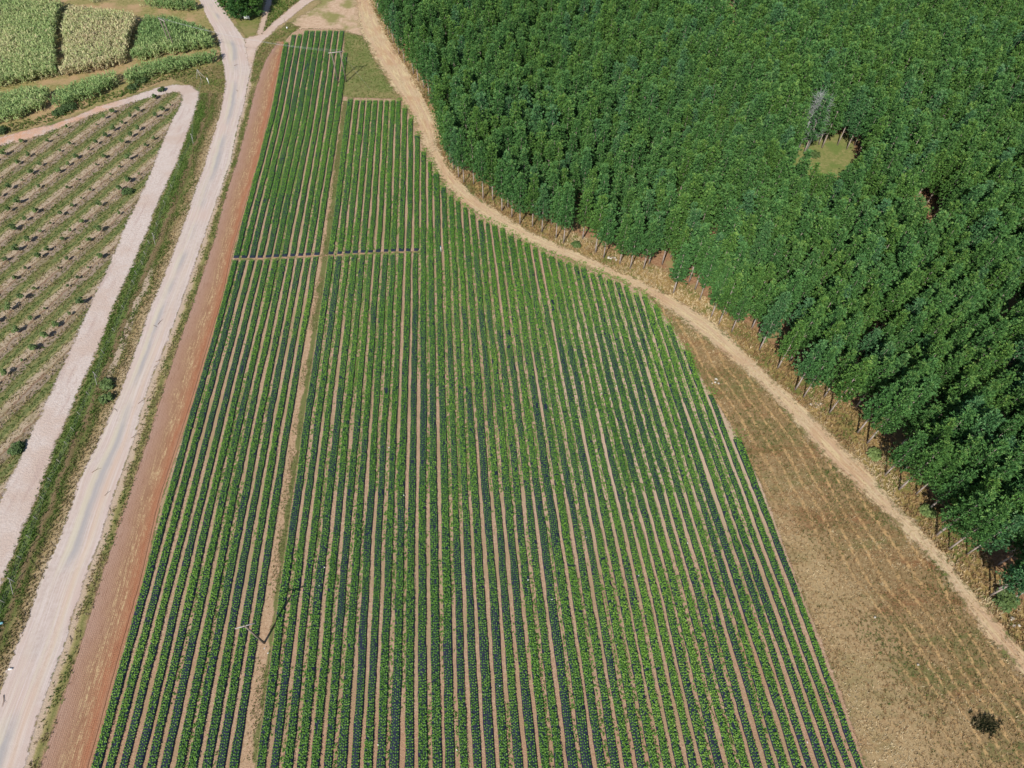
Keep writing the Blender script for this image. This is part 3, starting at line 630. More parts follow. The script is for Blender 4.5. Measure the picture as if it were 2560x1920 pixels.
for _ in range(14):
    t = RNG.uniform(.30, .99, len(v)); pl.append(A * (1 - t[:, None]) + B * t[:, None])
P = np.vstack(pl); P = P[inview(P)]; P = P + RNG.uniform(-.3, .3, P.shape); P = P[fbm(P[:, 0] * .7, P[:, 1] * .7, 67, 3) > .40 + RNG.normal(0, .06, len(P))]
tufts('shoulder_grass', z3(P, .014), np.clip(.42 + .9 * (fbm(P[:, 0] * .4, P[:, 1] * .4, 68, 2) - .5) + RNG.normal(0, .12, len(P)), 0, 1), .24, 5, m_grass, .04, .65)
# grass patch, corner, banks, wayside
for nm, pol, den, tc, hg in (('patch_grass', PATCH, 7, .26, .2), ('corner_grass', CORNER, 6, .42, .35), ('bank_grass', BANK, 6, .45, .3)):
    P = scatter(pol, den); tufts(nm, z3(P, .026), np.clip(tc + .8 * (fbm(P[:, 0] * .2, P[:, 1] * .2, 69, 3) - .5) + RNG.normal(0, .1, len(P)), 0, 1), hg, 5, m_grass, .06, .65)
P = scatter(PG([(655,86),(664,58),(676,20),(688,-40),(786,-34),(752,-2),(726,18),(682,56)]), 5)
tufts('wayside_grass', z3(P, .02), np.clip(.2 + RNG.normal(0, .14, len(P)), 0, 1), .5, 6, m_grass, .09, .5)
# orchard grass and mulch
P = scatter(ORCH, 8); P = P[inview(P)]; f = orch_w(P[:, 0], P[:, 1]) + .5 + (fbm(P[:, 0] * .5, P[:, 1] * .5, 81, 3) - .5) * .32; f = f - np.floor(f)
tn = np.interp(f, [0, .13, .17, .22, .3, .44, .5, .56, .72, .78, .9, .95, 1], [.15, .15, .5, .35, .86, .82, .6, .70, .74, .2, .45, .2, .15])
hg = np.interp(f, [0, .2, .3, .5, .6, .72, .8, 1], [.2, .2, .26, .06, .34, .34, .26, .2])
k = (np.abs(f - .5) > .05); P, tn, hg = P[k], tn[k], hg[k]
tufts('orchard_grass', z3(P, .02), np.clip(tn + .35 * (fbm(P[:, 0] * .15, P[:, 1] * .15, 82, 2) - .5) + RNG.normal(0, .12, len(P)), 0, 1), hg, 5, m_grass, .06, .75)
# weeds in the furrows
pl = []
def furrow_weeds(f, seed, y0, y1, bias):
    ys = RNG.uniform(y0, y1, int((y1 - y0) * 7)); xs = f(ys) + RNG.normal(0, .13, len(ys))
    wd = fbm(ys * .045, ys * 0 + seed * 5.3, 91, 3) + .5 * (fbm(xs * .03 + 5, ys * .03, 93, 2) - .5) + bias
    k = wd > .60 + RNG.normal(0, .03, len(ys)); pl.append(np.stack([xs[k], ys[k]], 1))
for k in range(1, 11):
    furrow_weeds(LB[k], k, YBOT, 172, -.10)
for k in (4, 5, 6): furrow_weeds(LB[k], k, 96, 165, .16)
for k in (5, 6): furrow_weeds(LB[k], k, 76, 92, .12)
for k in range(1, 46):
    y1 = top_of(RB[k - 1], RB[k]) - .5; furrow_weeds(RB[k], k + 30, YBOT, y1, -.01 if k > 12 else -.06); furrow_weeds(RB[k], k + 90, 40, min(y1, 95), .12 if k > 14 else .0)
P = np.vstack(pl)
tufts('furrow_weeds', z3(P, .02), np.clip(.16 + .5 * (fbm(P[:, 0] * .15, P[:, 1] * .15, 94, 2) - .3) + RNG.normal(0, .1, len(P)), 0, .8), .2, 6, m_weed, .07, .95)
# head of the beds: weedy tips along the straw track; lane grass
pl = []
for k in range(8, 46):
    y = top_of(RB[k], RB[k + 1]); x = float((RB[k](y) + RB[k + 1](y)) / 2); n = 26; pl.append(np.stack([x + RNG.normal(.1, .5, n), y + RNG.uniform(-.1, 1.5, n)], 1))
P = np.vstack(pl); tufts('headland_weeds', z3(P, .02), np.clip(.30 + RNG.normal(0, .15, len(P)), 0, 1), .24, 6, m_weed, .06, .9)
v = vsamples(262, 1900, .3); A = G(lane_l(v), v); B = G(lane_r(v), v); pl = []
for _ in range(12):
    t = RNG.uniform(.22, .92, len(v)); pl.append(A * (1 - t[:, None]) + B * t[:, None])
P = np.vstack(pl); P = P[fbm(P[:, 0] * .4, P[:, 1] * .25, 95, 3) + np.clip(P[:, 1] - 60, 0, 60) * .003 > .46 + RNG.normal(0, .05, len(P))]; P = P + RNG.uniform(-.2, .2, P.shape)
tufts('lane_grass', z3(P, .022), np.clip(.40 + .7 * (fbm(P[:, 0] * .3, P[:, 1] * .3, 96, 2) - .5) + RNG.normal(0, .12, len(P)), 0, 1), .16, 4, m_grass, .04, .75)

# ================================================================= SUGAR CANE
m_cane = tint_mat('cane_leaf', [(0, (.15, .25, .08, 1)), (.35, (.27, .37, .13, 1)), (.6, (.42, .45, .20, 1)), (.8, (.54, .48, .27, 1)), (1, (.46, .36, .22, 1))], .6, .25, .3)
# vertices with a third value are rear corners surveyed at the canopy height
def cane_poly(pts, hz):
    return np.array([G(p[0], p[1], hz if len(p) > 2 else 0.0) for p in pts])
def Zp(l): return [(a * .2893, b * .2893, *r) for a, b, *r in l]
CANE = [
 ('tall yellowing cane block at the left edge, with a green streak', [(-300,-60,1),(0,-60,1),(535,-30,1),(490,150,1),(470,350,1),(480,500,1),(500,620,1),(488,690),(250,740),(0,785),(-300,840)], .50, 2.6),
 ('tan dry cane block between two dark gaps', [(560,20,1),(880,50,1),(1195,90,1),(1130,250,1),(1080,470,1),(1060,580),(800,650),(515,700),(515,500,1),(505,300,1),(515,150,1)], .70, 2.6),
 ('bright green cane block beside the main road, with poles standing in it', [(1225,110,1),(1500,120,1),(1700,180,1),(1820,240,1),(1850,330,1),(1865,435),(1450,505),(1105,570),(1125,400,1),(1180,220,1)], .22, 2.4),
 ('short green cane block at the top edge beside the road', [(1150,-40,1),(1650,-40,1),(1705,0,1),(1730,100),(1560,125),(1300,90),(1150,55)], .26, 2.4),
 ('green cane strip at the top edge, cut by the picture', [(720,-40,1),(1100,-40,1),(1120,10,1),(1110,50),(900,25),(760,0)], .3, 2.4),
 ('narrow green cane strip by the main road, below the pole block', [(1055,580,1),(1300,495,1),(1600,450,1),(1880,415,1),(1910,550),(1700,605),(1400,675),(1200,730),(1060,785),(1035,680,1)], .26, 2.2),
 ('light green cane strip in the middle of the lower row', [(455,745,1),(700,660,1),(1000,570,1),(1015,670,1),(1010,785),(850,868),(650,920),(415,980),(405,850,1)], .30, 2.2),
 ('grey-green cane strip at the left edge of the lower row', [(-300,850,1),(0,770,1),(200,730,1),(425,715,1),(405,830,1),(385,970),(200,1045),(0,1095),(-300,1180)], .38, 2.2),
]
for i, (lab, pts, tc, hz) in enumerate(CANE):
    poly = cane_poly(Zp(pts), hz); P = scatter(poly, 4.2); P = P[seg_dist(P, poly) > .45 + .5 * fbm(P[:, 0] * .6, P[:, 1] * .6, 140, 2)]
    n = len(P); nb = 11
    tc_ = tc + (0.55 * (fbm(P[:, 0] * .07, P[:, 1] * .07, 100 + i, 3) - .5)) + RNG.normal(0, .09, n)
    hh = hz * (.86 + .22 * fbm(P[:, 0] * .25, P[:, 1] * .25, 120 + i, 2)) * RNG.uniform(.9, 1.08, n)
    az = RNG.uniform(0, 2 * np.pi, (n, nb)); zb = hh[:, None] * RNG.uniform(.05, .92, (n, nb)) ** .7; ln = RNG.uniform(.5, 1.0, (n, nb)); el = RNG.uniform(.2, 1.25, (n, nb))
    b0 = np.stack([P[:, 0:1] + RNG.normal(0, .16, (n, nb)), P[:, 1:2] + RNG.normal(0, .16, (n, nb)), zb], -1)
    d = np.stack([np.cos(az) * np.cos(el), np.sin(az) * np.cos(el), np.sin(el)], -1); sd = np.stack([-np.sin(az), np.cos(az), 0 * az], -1) * RNG.uniform(.06, .12, (n, nb))[..., None]
    mid = b0 + d * ln[..., None] * .6; tip = mid + (d - np.array([0, 0, .9])) * ln[..., None] * .4
    V = np.stack([b0 - sd * .7, b0 + sd * .7, mid + sd, mid - sd, tip], 2).reshape(-1, 3)
    b = np.arange(n * nb) * 5; Fq = np.stack([b, b + 1, b + 2, b + 3], 1); Ft = np.stack([b + 3, b + 2, b + 4], 1)
    low = np.clip(.55 - zb / hz, 0, 1) * .5
    tt = np.repeat(np.clip(tc_[:, None] + low + RNG.normal(0, .1, (n, nb)), 0, 1).ravel(), 5)
    o = obj('sugarcane', mesh_np('sugarcane', V, [Fq, Ft], [m_cane], {'tint': tt})); tag(o, lab, 'sugarcane', None, 'stuff')
# low scrub along the foot of the lower cane strips
P = scatter(PG([(0,318),(110,290),(180,262),(300,228),(330,210),(420,180),(500,170),(520,166),(470,190),(400,205),(340,232),(250,258),(150,296),(20,335)]), 5)
tufts('headland_scrub', z3(P), np.clip(.25 + .6 * (fbm(P[:, 0] * .2, P[:, 1] * .2, 130, 2) - .5) + RNG.normal(0, .1, len(P)), 0, 1), .5, 7, m_grass, .09, .6)

# ================================================================= PINES
t = NT('pine_needles'); oi = t.n('ShaderNodeObjectInfo').outputs['Random']; f = t.attr('tint')
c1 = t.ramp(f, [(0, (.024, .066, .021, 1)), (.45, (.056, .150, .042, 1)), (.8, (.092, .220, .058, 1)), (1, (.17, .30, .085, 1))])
c2 = t.mix(t.step(oi, .15, .95), c1, t.mix(1.0, c1, (1.22, 1.06, .80, 1), 'MULTIPLY'))
c3 = t.mix(t.step(t.math('FRACT', t.math('MULTIPLY', oi, 7.31)), .80, .99), c2, t.mix(1.0, c1, (1.0, 1.0, 1.45, 1), 'MULTIPLY'))
c4 = t.mix(t.math('MULTIPLY_ADD', t.math('FRACT', t.math('MULTIPLY', oi, 23.7)), .5, .0), c3, t.mix(1.0, c3, (.80, .80, .80, 1), 'MULTIPLY'))
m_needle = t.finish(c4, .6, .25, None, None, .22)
tb = NT('pine_bark'); m_bark = tb.finish(tb.ramp(tb.noise(6, 5, .7, vec=tb.map((1, 1, .3))), [(.3, alb(150, 134, 124)), (.6, alb(190, 176, 166)), (.8, alb(214, 202, 194))]), .9, .1)
m_dead = plain('dead_wood', alb(186, 192, 184), .9, .1, var=.3)
def crown_mesh(name, seed, z0, z1, R, dens=1.0, dense_low=False):
    rg = np.random.default_rng(seed); C = []; D = []; T = []
    z = z0
    while z < z1 - .15:
        f = (z - z0) / (z1 - z0)
        prof = (min(1, .45 + 2.6 * f) if not dense_low else min(1, .8 + f)) * (1 - f) ** .88
        nb = int(rg.integers(5, 8)); a0 = rg.uniform(0, 6.28)
        for k in range(nb):
            az = a0 + k * 6.283 / nb + rg.normal(0, .25); L = R * prof * rg.uniform(.65, 1.15) + .12; el = .25 + .75 * f + rg.normal(0, .12)
            nt = max(2, int(L / .27 * dens))
            for j in range(nt):
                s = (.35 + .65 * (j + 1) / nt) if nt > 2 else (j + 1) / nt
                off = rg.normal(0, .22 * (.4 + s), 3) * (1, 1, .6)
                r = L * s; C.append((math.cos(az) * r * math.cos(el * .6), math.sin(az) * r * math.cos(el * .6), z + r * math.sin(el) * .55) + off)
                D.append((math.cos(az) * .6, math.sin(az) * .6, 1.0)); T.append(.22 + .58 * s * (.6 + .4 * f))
        z += .38 * rg.uniform(.85, 1.15)
    for k in range(7): C.append(np.array((rg.normal(0, .1), rg.normal(0, .1), z1 - rg.uniform(0, .7)))); D.append((0, 0, 1.2)); T.append(.85)
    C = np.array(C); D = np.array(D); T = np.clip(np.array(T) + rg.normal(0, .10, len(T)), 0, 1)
    n = len(C); nb = 11
    d = D[:, None] + rg.normal(0, .62, (n, nb, 3)); d /= np.linalg.norm(d, axis=2, keepdims=True)
    ln = rg.uniform(.26, .46, (n, nb))[..., None]; sd = np.cross(d, rg.normal(0, 1, (n, nb, 3))); sd /= np.linalg.norm(sd, axis=2, keepdims=True); sd *= .055
    c = C[:, None] + d * .03
    V = np.stack([c - sd * .6, c + d * ln * .55 - sd * 1.1, c + d * ln, c + d * ln * .55 + sd * 1.1], 2).reshape(-1, 3)
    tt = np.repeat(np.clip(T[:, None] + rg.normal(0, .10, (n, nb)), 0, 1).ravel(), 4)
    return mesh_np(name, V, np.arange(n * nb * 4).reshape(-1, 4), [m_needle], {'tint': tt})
def trunk_mesh(name, seed, z1, r=.13, zc=3.5):
    rg = np.random.default_rng(seed); mb = MB(); k = 6
    pts = [(rg.normal(0, .05) * i / k, rg.normal(0, .05) * i / k, -.1 + (z1 - .3) * i / k) for i in range(k + 1)]
    mb.tube(pts, [r * (1 - .85 * i / k) for i in range(k + 1)], 7)
    for j in range(14):
        z = rg.uniform(.5 * zc, z1 * .82); a = rg.uniform(0, 6.28); L = rg.uniform(.3, .6) if z < zc else rg.uniform(.9, 1.6) * (1.1 - z / z1)
        mb.tube([(0, 0, z), (math.cos(a) * L, math.sin(a) * L, z + L * .35)], [.03, .012], 4, False)
    return mb.mesh(name, [m_bark])
PROTO = []
for i in range(8):
    rg = np.random.default_rng(300 + i); z1 = rg.uniform(10.8, 12.6); zc = rg.uniform(3.0, 4.4); R = rg.uniform(1.65, 2.05)
    PROTO.append((crown_mesh('crown', 400 + i, zc, z1, R), trunk_mesh('trunk', 500 + i, z1, rg.uniform(.11, .15), zc)))
# every pine stands here: edge trees surveyed one by one, the rest on a jittered planting grid
EDGE_TREES.sort(key=lambda q: q[0] + q[1])
pos = [tuple(p) for p in PG(EDGE_TREES)]; edge_n = len(pos)
ga = math.radians(38); ca, sa = math.cos(ga), math.sin(ga)
lo = FOREST.min(0) - 5; hi = FOREST.max(0) + 5; cen = (lo + hi) / 2; rr = np.hypot(*(hi - lo)) / 2
gi = np.arange(-rr, rr, 2.95); gj = np.arange(-rr, rr, 2.55)
A, B = np.meshgrid(gi, gj); A = A + RNG.normal(0, .32, A.shape); B = B + RNG.normal(0, .38, B.shape)
Q = np.stack([cen[0] + A.ravel() * ca - B.ravel() * sa, cen[1] + A.ravel() * sa + B.ravel() * ca], 1)
df = seg_dist(Q, FOREST); Q = Q[(df > 1.7)]
Q = Q[RNG.uniform(0, 1, len(Q)) > .06]
for c_ in (CLEAR1, CLEAR2, CORR): Q = Q[~inside(Q, c_)]
E0 = np.array(pos); Q = Q[np.min(np.hypot(Q[:, None, 0] - E0[None, :, 0], Q[:, None, 1] - E0[None, :, 1]), 1) > 1.7]
u, v = pix(Q[:, 0], Q[:, 1], 8.0); vis = (u > -150) & (u < 2760) & (v > -130) & (v < 2050); Q = Q[vis]
dist = np.sqrt(Q[:, 0] ** 2 + Q[:, 1] ** 2 + 75 ** 2); u, v = pix(Q[:, 0], Q[:, 1], 8.0)
infr = (u > 0) & (u < 2560) & (v > 0) & (v < 1920)
order = np.lexsort((dist, ~infr)); Q = Q[order]
n_ind = 300 - edge_n
def sh(p): return .80 + .28 * vnoise(p[0] * .05, p[1] * .05, 200) + random.uniform(-.13, .15)
NEAR_LAB = 'pine deep in the nearer lower right part of the plantation, crown touching its neighbours'
def mk_pine(name, i, p, label, group, scale, crown, trunk, cat='pine tree'):
    r = empty(name, (p[0], p[1], 0), random.uniform(0, 6.28)); r.scale = (scale * random.uniform(.95, 1.1),) * 2 + (scale,)
    tag(r, label, cat, group); obj('crown', crown, r); obj('trunk', trunk, r); return r
protos_obj = []
for i, p in enumerate(pos):
    k = i % 8; c_, t_ = PROTO[k]
    lab = 'pine on the plantation edge, %s in line down the straw track' % ordi(i + 1)
    r = mk_pine('pine_tree', i, p, lab, 'pines along the plantation edge', random.uniform(.92, 1.06), c_, t_)
    if i < 8: protos_obj.append((r.children[0], r.children[1]))
for i in range(n_ind):
    k = int(RNG.integers(0, 8)); c_, t_ = PROTO[k]
    mk_pine('pine_tree', i, Q[i], NEAR_LAB, 'pines packed inside the near part of the plantation', float(sh(Q[i])), c_, t_)
rest = Q[n_ind:]
pm = bpy.data.meshes.new('pine_forest'); pm.vertices.add(len(rest)); pm.vertices.foreach_set('co', np.column_stack([rest, np.zeros(len(rest))]).astype(np.float32).ravel())
for nm, val, ty in (('pk', RNG.integers(0, 8, len(rest)), 'INT'), ('rz', RNG.uniform(0, 6.28, len(rest)), 'FLOAT'), ('sc', np.array([float(sh(q)) for q in rest]), 'FLOAT')):
    a = pm.attributes.new(nm, ty, 'POINT'); a.data.foreach_set('value', val.astype(np.int32 if ty == 'INT' else np.float32))
fo = obj('pine_forest', pm); tag(fo, 'far mass of pine crowns filling the back of the plantation', 'forest', None, 'stuff')
ng = bpy.data.node_groups.new('pine_scatter', 'GeometryNodeTree'); ng.interface.new_socket('Geometry', in_out='INPUT', socket_type='NodeSocketGeometry'); ng.interface.new_socket('Geometry', in_out='OUTPUT', socket_type='NodeSocketGeometry')
gin = ng.nodes.new('NodeGroupInput'); gout = ng.nodes.new('NodeGroupOutput'); join = ng.nodes.new('GeometryNodeJoinGeometry')
def nattr(nm, ty):
    a = ng.nodes.new('GeometryNodeInputNamedAttribute'); a.data_type = ty; a.inputs['Name'].default_value = nm; return a.outputs[0]
a_pk, a_rz, a_sc = nattr('pk', 'INT'), nattr('rz', 'FLOAT'), nattr('sc', 'FLOAT')
cx = ng.nodes.new('ShaderNodeCombineXYZ'); ng.links.new(a_rz, cx.inputs[2])
for k, pr in enumerate(protos_obj):
    cmp = ng.nodes.new('FunctionNodeCompare'); cmp.data_type = 'INT'; cmp.operation = 'EQUAL'; ng.links.new(a_pk, cmp.inputs[2]); cmp.inputs[3].default_value = k
    for o_ in pr:
        inf = ng.nodes.new('GeometryNodeObjectInfo'); inf.transform_space = 'ORIGINAL'; inf.inputs['Object'].default_value = o_; inf.inputs['As Instance'].default_value = True
        ip = ng.nodes.new('GeometryNodeInstanceOnPoints'); ng.links.new(gin.outputs[0], ip.inputs['Points']); ng.links.new(cmp.outputs[0], ip.inputs['Selection'])
        ng.links.new(inf.outputs['Geometry'], ip.inputs['Instance']); ng.links.new(cx.outputs[0], ip.inputs['Rotation']); ng.links.new(a_sc, ip.inputs['Scale']); ng.links.new(ip.outputs[0], join.inputs[0])
ng.links.new(join.outputs[0], gout.inputs[0])
md = fo.modifiers.new('scatter', 'NODES'); md.node_group = ng

# dead grey tree in the clearing
def dead_tree(p, hgt, label):
    r = empty('dead_tree', (p[0], p[1], 0)); tag(r, label, 'dead tree'); rg = np.random.default_rng(5); mb = MB(); mt = MB()
    mt.tube([(0, 0, -.1), (.2, .1, hgt * .4), (.1, .3, hgt * .75), (.3, .3, hgt)], [.22, .17, .1, .03], 7)
    for j in range(75):
        z = rg.uniform(.2, .97) * hgt; a = rg.uniform(0, 6.28); L = rg.uniform(.8, 2.4) * (1.15 - z / hgt); e = rg.uniform(.3, .9)
        q0 = np.array((.15, .15, z)); q1 = q0 + np.array((math.cos(a) * math.cos(e), math.sin(a) * math.cos(e), math.sin(e))) * L
        mb.tube([q0, q1], [.05, .015], 4, False)
        for _ in range(9):
            w = q0 + (q1 - q0) * rg.uniform(.4, 1); dd = rg.normal(0, 1, 3) * .55 + (q1 - q0) / L * .5; mb.tube([w, w + dd], [.028, .012], 3, False)
    obj('trunk', mt.mesh('trunk', [m_dead]), r); obj('branches', mb.mesh('branches', [m_dead]), r)
dead_tree(G(1992, 380), 13.0, 'tall leafless grey tree behind the grassy clearing in the pines')
q = G(2008, 380); dead_tree(q + (.8, .5), 11.5, 'shorter leafless grey tree leaning beside the clearing')

# dense dark trees by the junction at the top
DENSE = [crown_mesh('crown', 700 + i, .5, 9.0 + i * .8, 2.6, 1.6, True) for i in range(2)]; DTR = trunk_mesh('trunk', 720, 8.5, .2, .6)
for i, (uu, vv_, lab, sc) in enumerate([(577, 24, 'leftmost dense dark tree in the clump at the road fork', 1.2), (604, 46, 'front dense dark tree of the fork clump, white board at its foot', 1.25), (626, 40, 'right dense dark tree of the fork clump, shading the side track', 1.35), (598, 4, 'dense dark tree behind the fork clump, left one at the top edge', 1.4), (632, 8, 'dense dark tree behind the fork clump, right one at the top edge', 1.4)]):
    mk_pine('dense_tree', i, G(uu, vv_), lab, 'dense trees at the road fork', sc, DENSE[i % 2], DTR, 'tree')

# ================================================================= ORCHARD SAPLINGS
t = NT('sapling_leaf'); oi = t.n('ShaderNodeObjectInfo').outputs['Random']
m_sap = t.finish(t.ramp(t.math('ADD', t.attr('tint'), t.math('MULTIPLY_ADD', oi, .5, -.25)), [(0, (.045, .078, .026, 1)), (.5, (.085, .135, .04, 1)), (1, (.17, .23, .07, 1))]), .6, .25, None, None, .25)
SAP = []
for i in range(4):
    rg = np.random.default_rng(800 + i); n = 5
    C = np.stack([rg.normal(0, .16, n), rg.normal(0, .16, n), rg.uniform(.3, .8, n)], 1)
    V, Fq, tt = leaf_cloud(C, np.full(n, .34), np.full(n, .45), np.full(n, .5), 34, .085)
    mb = MB(); mb.tube([(0, 0, -.05), (.02, 0, .5), (0, .03, .95)], [.03, .025, .012], 5)
    for j in range(4): a = j * 1.6; mb.tube([(0, 0, .35 + .1 * j), (math.cos(a) * .3, math.sin(a) * .3, .65 + .1 * j)], [.016, .008], 4, False)
    v2 = np.array(mb.v); f4 = np.array(mb.f4) + len(V); f3 = np.array(mb.f3) + len(V)
    SAP.append(mesh_np('orchard_sapling', np.vstack([V, v2]), [Fq, f4, f3], [m_sap, m_bark], {'tint': np.concatenate([tt, np.zeros(len(v2))])}, matidx=[0] * len(Fq) + [1] * (len(f4) + len(f3))))
orow = range(-9, 3); cnt = 0
for r_ in orow:
    s0 = random.uniform(0, 2.6)
    for j in range(-40, 60):
        s = s0 + j * 2.66 + random.gauss(0, .12); X = OR_X0 + r_ * OR_P / math.sin(OR_A) + s * math.cos(OR_A); Y = OR_Y0 + s * math.sin(OR_A)
        uu, vv_ = pix(X, Y)
        if not (-30 < uu < 600 and 150 < vv_ < 1400): continue
        if seg_dist(np.array([[X, Y]]), ORCH)[0] < 1.3 or random.random() < .15: continue
        o = obj('orchard_sapling', random.choice(SAP)); o.location = (X + random.gauss(0, .1), Y, .02); o.rotation_euler = (0, 0, random.uniform(0, 6.28)); sc = random.choice((.45, .6, .75, .9, 1.05, 1.15)); o.scale = (sc, sc, sc * 1.05)
        tag(o, 'small young orchard tree standing in the mulched rows left of the farm track', 'sapling', 'saplings in the orchard rows'); cnt += 1

# ================================================================= POLES, WIRES, FENCE
m_pole = plain('weathered_pole', alb(150, 136, 124), .85, .15, scale=5); m_pale = plain('pale_timber', alb(196, 188, 180), .8, .2); m_steel = plain('galvanised_wire', alb(200, 200, 200), .4, .5, var=.1); m_insul = plain('insulator', alb(120, 100, 90), .3, .5)
m_white = plain('white_paint', (.72, .72, .70, 1), .6, .3, var=.08)
# T pole on the lane
b = G(661, 1608); r = empty('utility_pole', (b[0], b[1], 0)); tag(r, 'dark single utility pole with one pale crossarm on the grassy lane', 'utility pole')
obj('pole', MB().tube([(0, 0, -.2), (-.35, .3, 6.35)], [.14, .10], 10).mesh('pole', [m_pole]), r)
xa = math.radians(16); cx0, cx1 = math.cos(xa), math.sin(xa)
obj('crossarm', MB().box((-.33, .30, 6.15), 2.15, .12, .12, xa).mesh('crossarm', [m_pale], False), r)
for s_ in (-.95, -.3, .95): obj('insulator', MB().tube([(-.33 + s_ * cx0, .30 + s_ * cx1, 6.21), (-.33 + s_ * cx0, .30 + s_ * cx1, 6.33), (-.33 + s_ * cx0, .30 + s_ * cx1, 6.4)], [.03, .06, .035], 8).mesh('insulator', [m_insul]), r)
def h_frame(p0, p1, top_h, label, arm_over=.7):
    p0 = np.array(p0); p1 = np.array(p1); c = (p0 + p1) / 2; r = empty('power_pole_frame', (c[0], c[1], 0)); tag(r, label, 'power pole', 'twin pole frames of the power line')
    d = (p1 - p0); L = np.hypot(*d); d /= L; a = math.atan2(d[1], d[0])
    for s in (-1, 1):
        q = d * L / 2 * s; obj('pole', MB().tube([(q[0], q[1], -.2), (q[0], q[1], top_h)], [.15, .10], 9).mesh('pole', [m_pole]), r)
    obj('crossarm', MB().box((0, 0, top_h - .25), L + 2 * arm_over, .14, .16, a).mesh('crossarm', [m_pale], False), r)
    ends = []
    for s in (-1, 0, 1):
        q = d * (L / 2 + arm_over * .8) * s
        obj('insulator', MB().tube([(q[0], q[1], top_h - .17), (q[0], q[1], top_h + .1)], [.05, .035], 8).mesh('insulator', [m_insul]), r); ends.append((c[0] + q[0], c[1] + q[1], top_h + .1))
    return ends, r
HA = G(851.8, 207.7); HB = G(859.6, 204); hd = HB - HA; mid = (HA + HB) / 2; dd = np.array((.98, .2)) * .95
e1, hf = h_frame(mid - dd, mid + dd, 7.3, 'twin pole frame with pale crossarm standing on the grass patch')
e2, _ = h_frame(G(441, 129), G(431, 124), 7.6, 'twin pole frame standing in the bright green cane', .5)
def wire(name, a, b_, sag, r_, label, n=20, group=None):
    a = np.array(a); b_ = np.array(b_); pts = [a + (b_ - a) * i / n - np.array((0, 0, 4 * sag * (i / n) * (1 - i / n))) for i in range(n + 1)]
    o = obj(name, MB().tube(pts, [r_] * (n + 1), 5).mesh(name, [m_steel])); tag(o, label, 'power line', group); return o
e2 = sorted(e2, key=lambda q: q[1]); e1 = sorted(e1, key=lambda q: q[1])
for k_, (a_, b__) in enumerate(zip(e1, e2)): wire('power_line', a_, b__, .9 + .25 * k_, .009, ('nearest', 'middle', 'farthest')[k_] + ' of three thin wires crossing the road between the twin pole frames', group='wires over the road')
gw = G(925, 223); wire('guy_wire', (mid[0] + dd[0], mid[1] + dd[1], 7.0), (gw[0], gw[1], 0), 0, .008, 'thin stay wire from the twin pole frame down to the grass patch', 4)
# fence along the ditch
fr = empty('wire_fence', (0, 0, 0)); tag(fr, 'low wire fence with pale posts following the ditch beside the farm track', 'fence')
posts = [(506,205,0),(497,250,0),(484,300,0),(483.5,350,1),(450,420,0),(432,472,0),(414,513,0),(396,568,0),(389,598,1),(376,612,0),(366,640,0),(359,663,0),(344,689,0),(337,712,0),(312,775,0),(289,831,0),(262,885,0),(245,944,1),(225,990,0),(203,1040,0),(187,1078,0),(171,1114,0),(153,1158,0),(130,1204,0),(112,1250,0),(95.5,1300,0),(78,1346,0),(56,1398,0),(38,1455,1),(15,1508,0),(-12,1580,0)]
pp = []
for (uu, vv_, big) in posts:
    q = G(uu, vv_); pp.append(q); hp = 1.5 if big else 1.15
    obj('post', MB().tube([(q[0], q[1], -.1), (q[0], q[1], hp)], [.055 if big else .03] * 2, 7).mesh('post', [m_pale]), fr)
    if big: obj('brace', MB().tube([(q[0], q[1], 1.2), (q[0] + .5, q[1] - 1.6, .05)], [.035, .035], 6).mesh('brace', [m_pale]), fr)
mb = MB()
for zz in (.35, .65, .95):
    mb.tube([(q[0], q[1], zz) for q in pp], [.006] * len(pp), 4, False)
obj('wires', mb.mesh('wires', [m_steel]), fr)
# braced corner strainer
q = G(503, 196); r = empty('fence_strainer', (q[0], q[1], 0)); tag(r, 'white A-shaped timber strainer at the fence corner by the hairpin', 'fence brace')
mb = MB().tube([(0, 0, 0), (-.35, .5, 2.0)], [.06, .05], 7).tube([(-1.0, -.2, 0), (-.35, .5, 1.9)], [.05, .05], 7).tube([(-.35, .5, 1.8), (1.6, -1.4, .9)], [.04, .04], 6)
obj('struts', mb.mesh('struts', [m_pale]), r); e_ = G(523, 210)
obj('post', MB().tube([(e_[0] - q[0], e_[1] - q[1], -.1), (e_[0] - q[0], e_[1] - q[1], 1.5)], [.09, .08], 7).mesh('post', [m_white]), r)
# marker post, board, standpipe
q = G(717, 71); r = empty('marker_post', (q[0], q[1], 0)); tag(r, 'thin grey post with white foot box on the junction bank', 'post')
obj('stem', MB().tube([(0, 0, -.1), (0, 0, 2.6)], [.05, .04], 7).mesh('stem', [m_pole]), r); obj('box', MB().box((.12, -.14, .22), .3, .25, .4, .3).mesh('box', [m_white], False), r)
q = G(619.5, 52.5); r = empty('board', (q[0], q[1], 0)); tag(r, 'small white board on two legs under the dark fork trees', 'board')
for s_ in (-.5, .5): obj('leg', MB().tube([(s_, 0, -.1), (s_, 0, .8)], [.04, .04], 6).mesh('leg', [m_pole]), r)
obj('panel', MB().box((0, -.06, .95), 1.5, .06, .75).mesh('panel', [m_white], False), r)
q = G(1103, 630); r = empty('standpipe', (q[0], q[1], 0)); tag(r, 'short white and blue irrigation standpipe at the end of the cross path', 'standpipe')
obj('riser', MB().tube([(0, 0, -.1), (0, 0, 1.2)], [.06, .05], 8).mesh('riser', [m_white]), r); m_blue = plain('blue_valve', alb(60, 130, 160), .4, .5)
obj('valve', MB().tube([(0, 0, 1.2), (0, 0, 1.4)], [.09, .07], 8).tube([(-.16, 0, 1.3), (.16, 0, 1.3)], [.04, .04], 6).mesh('valve', [m_blue]), r)

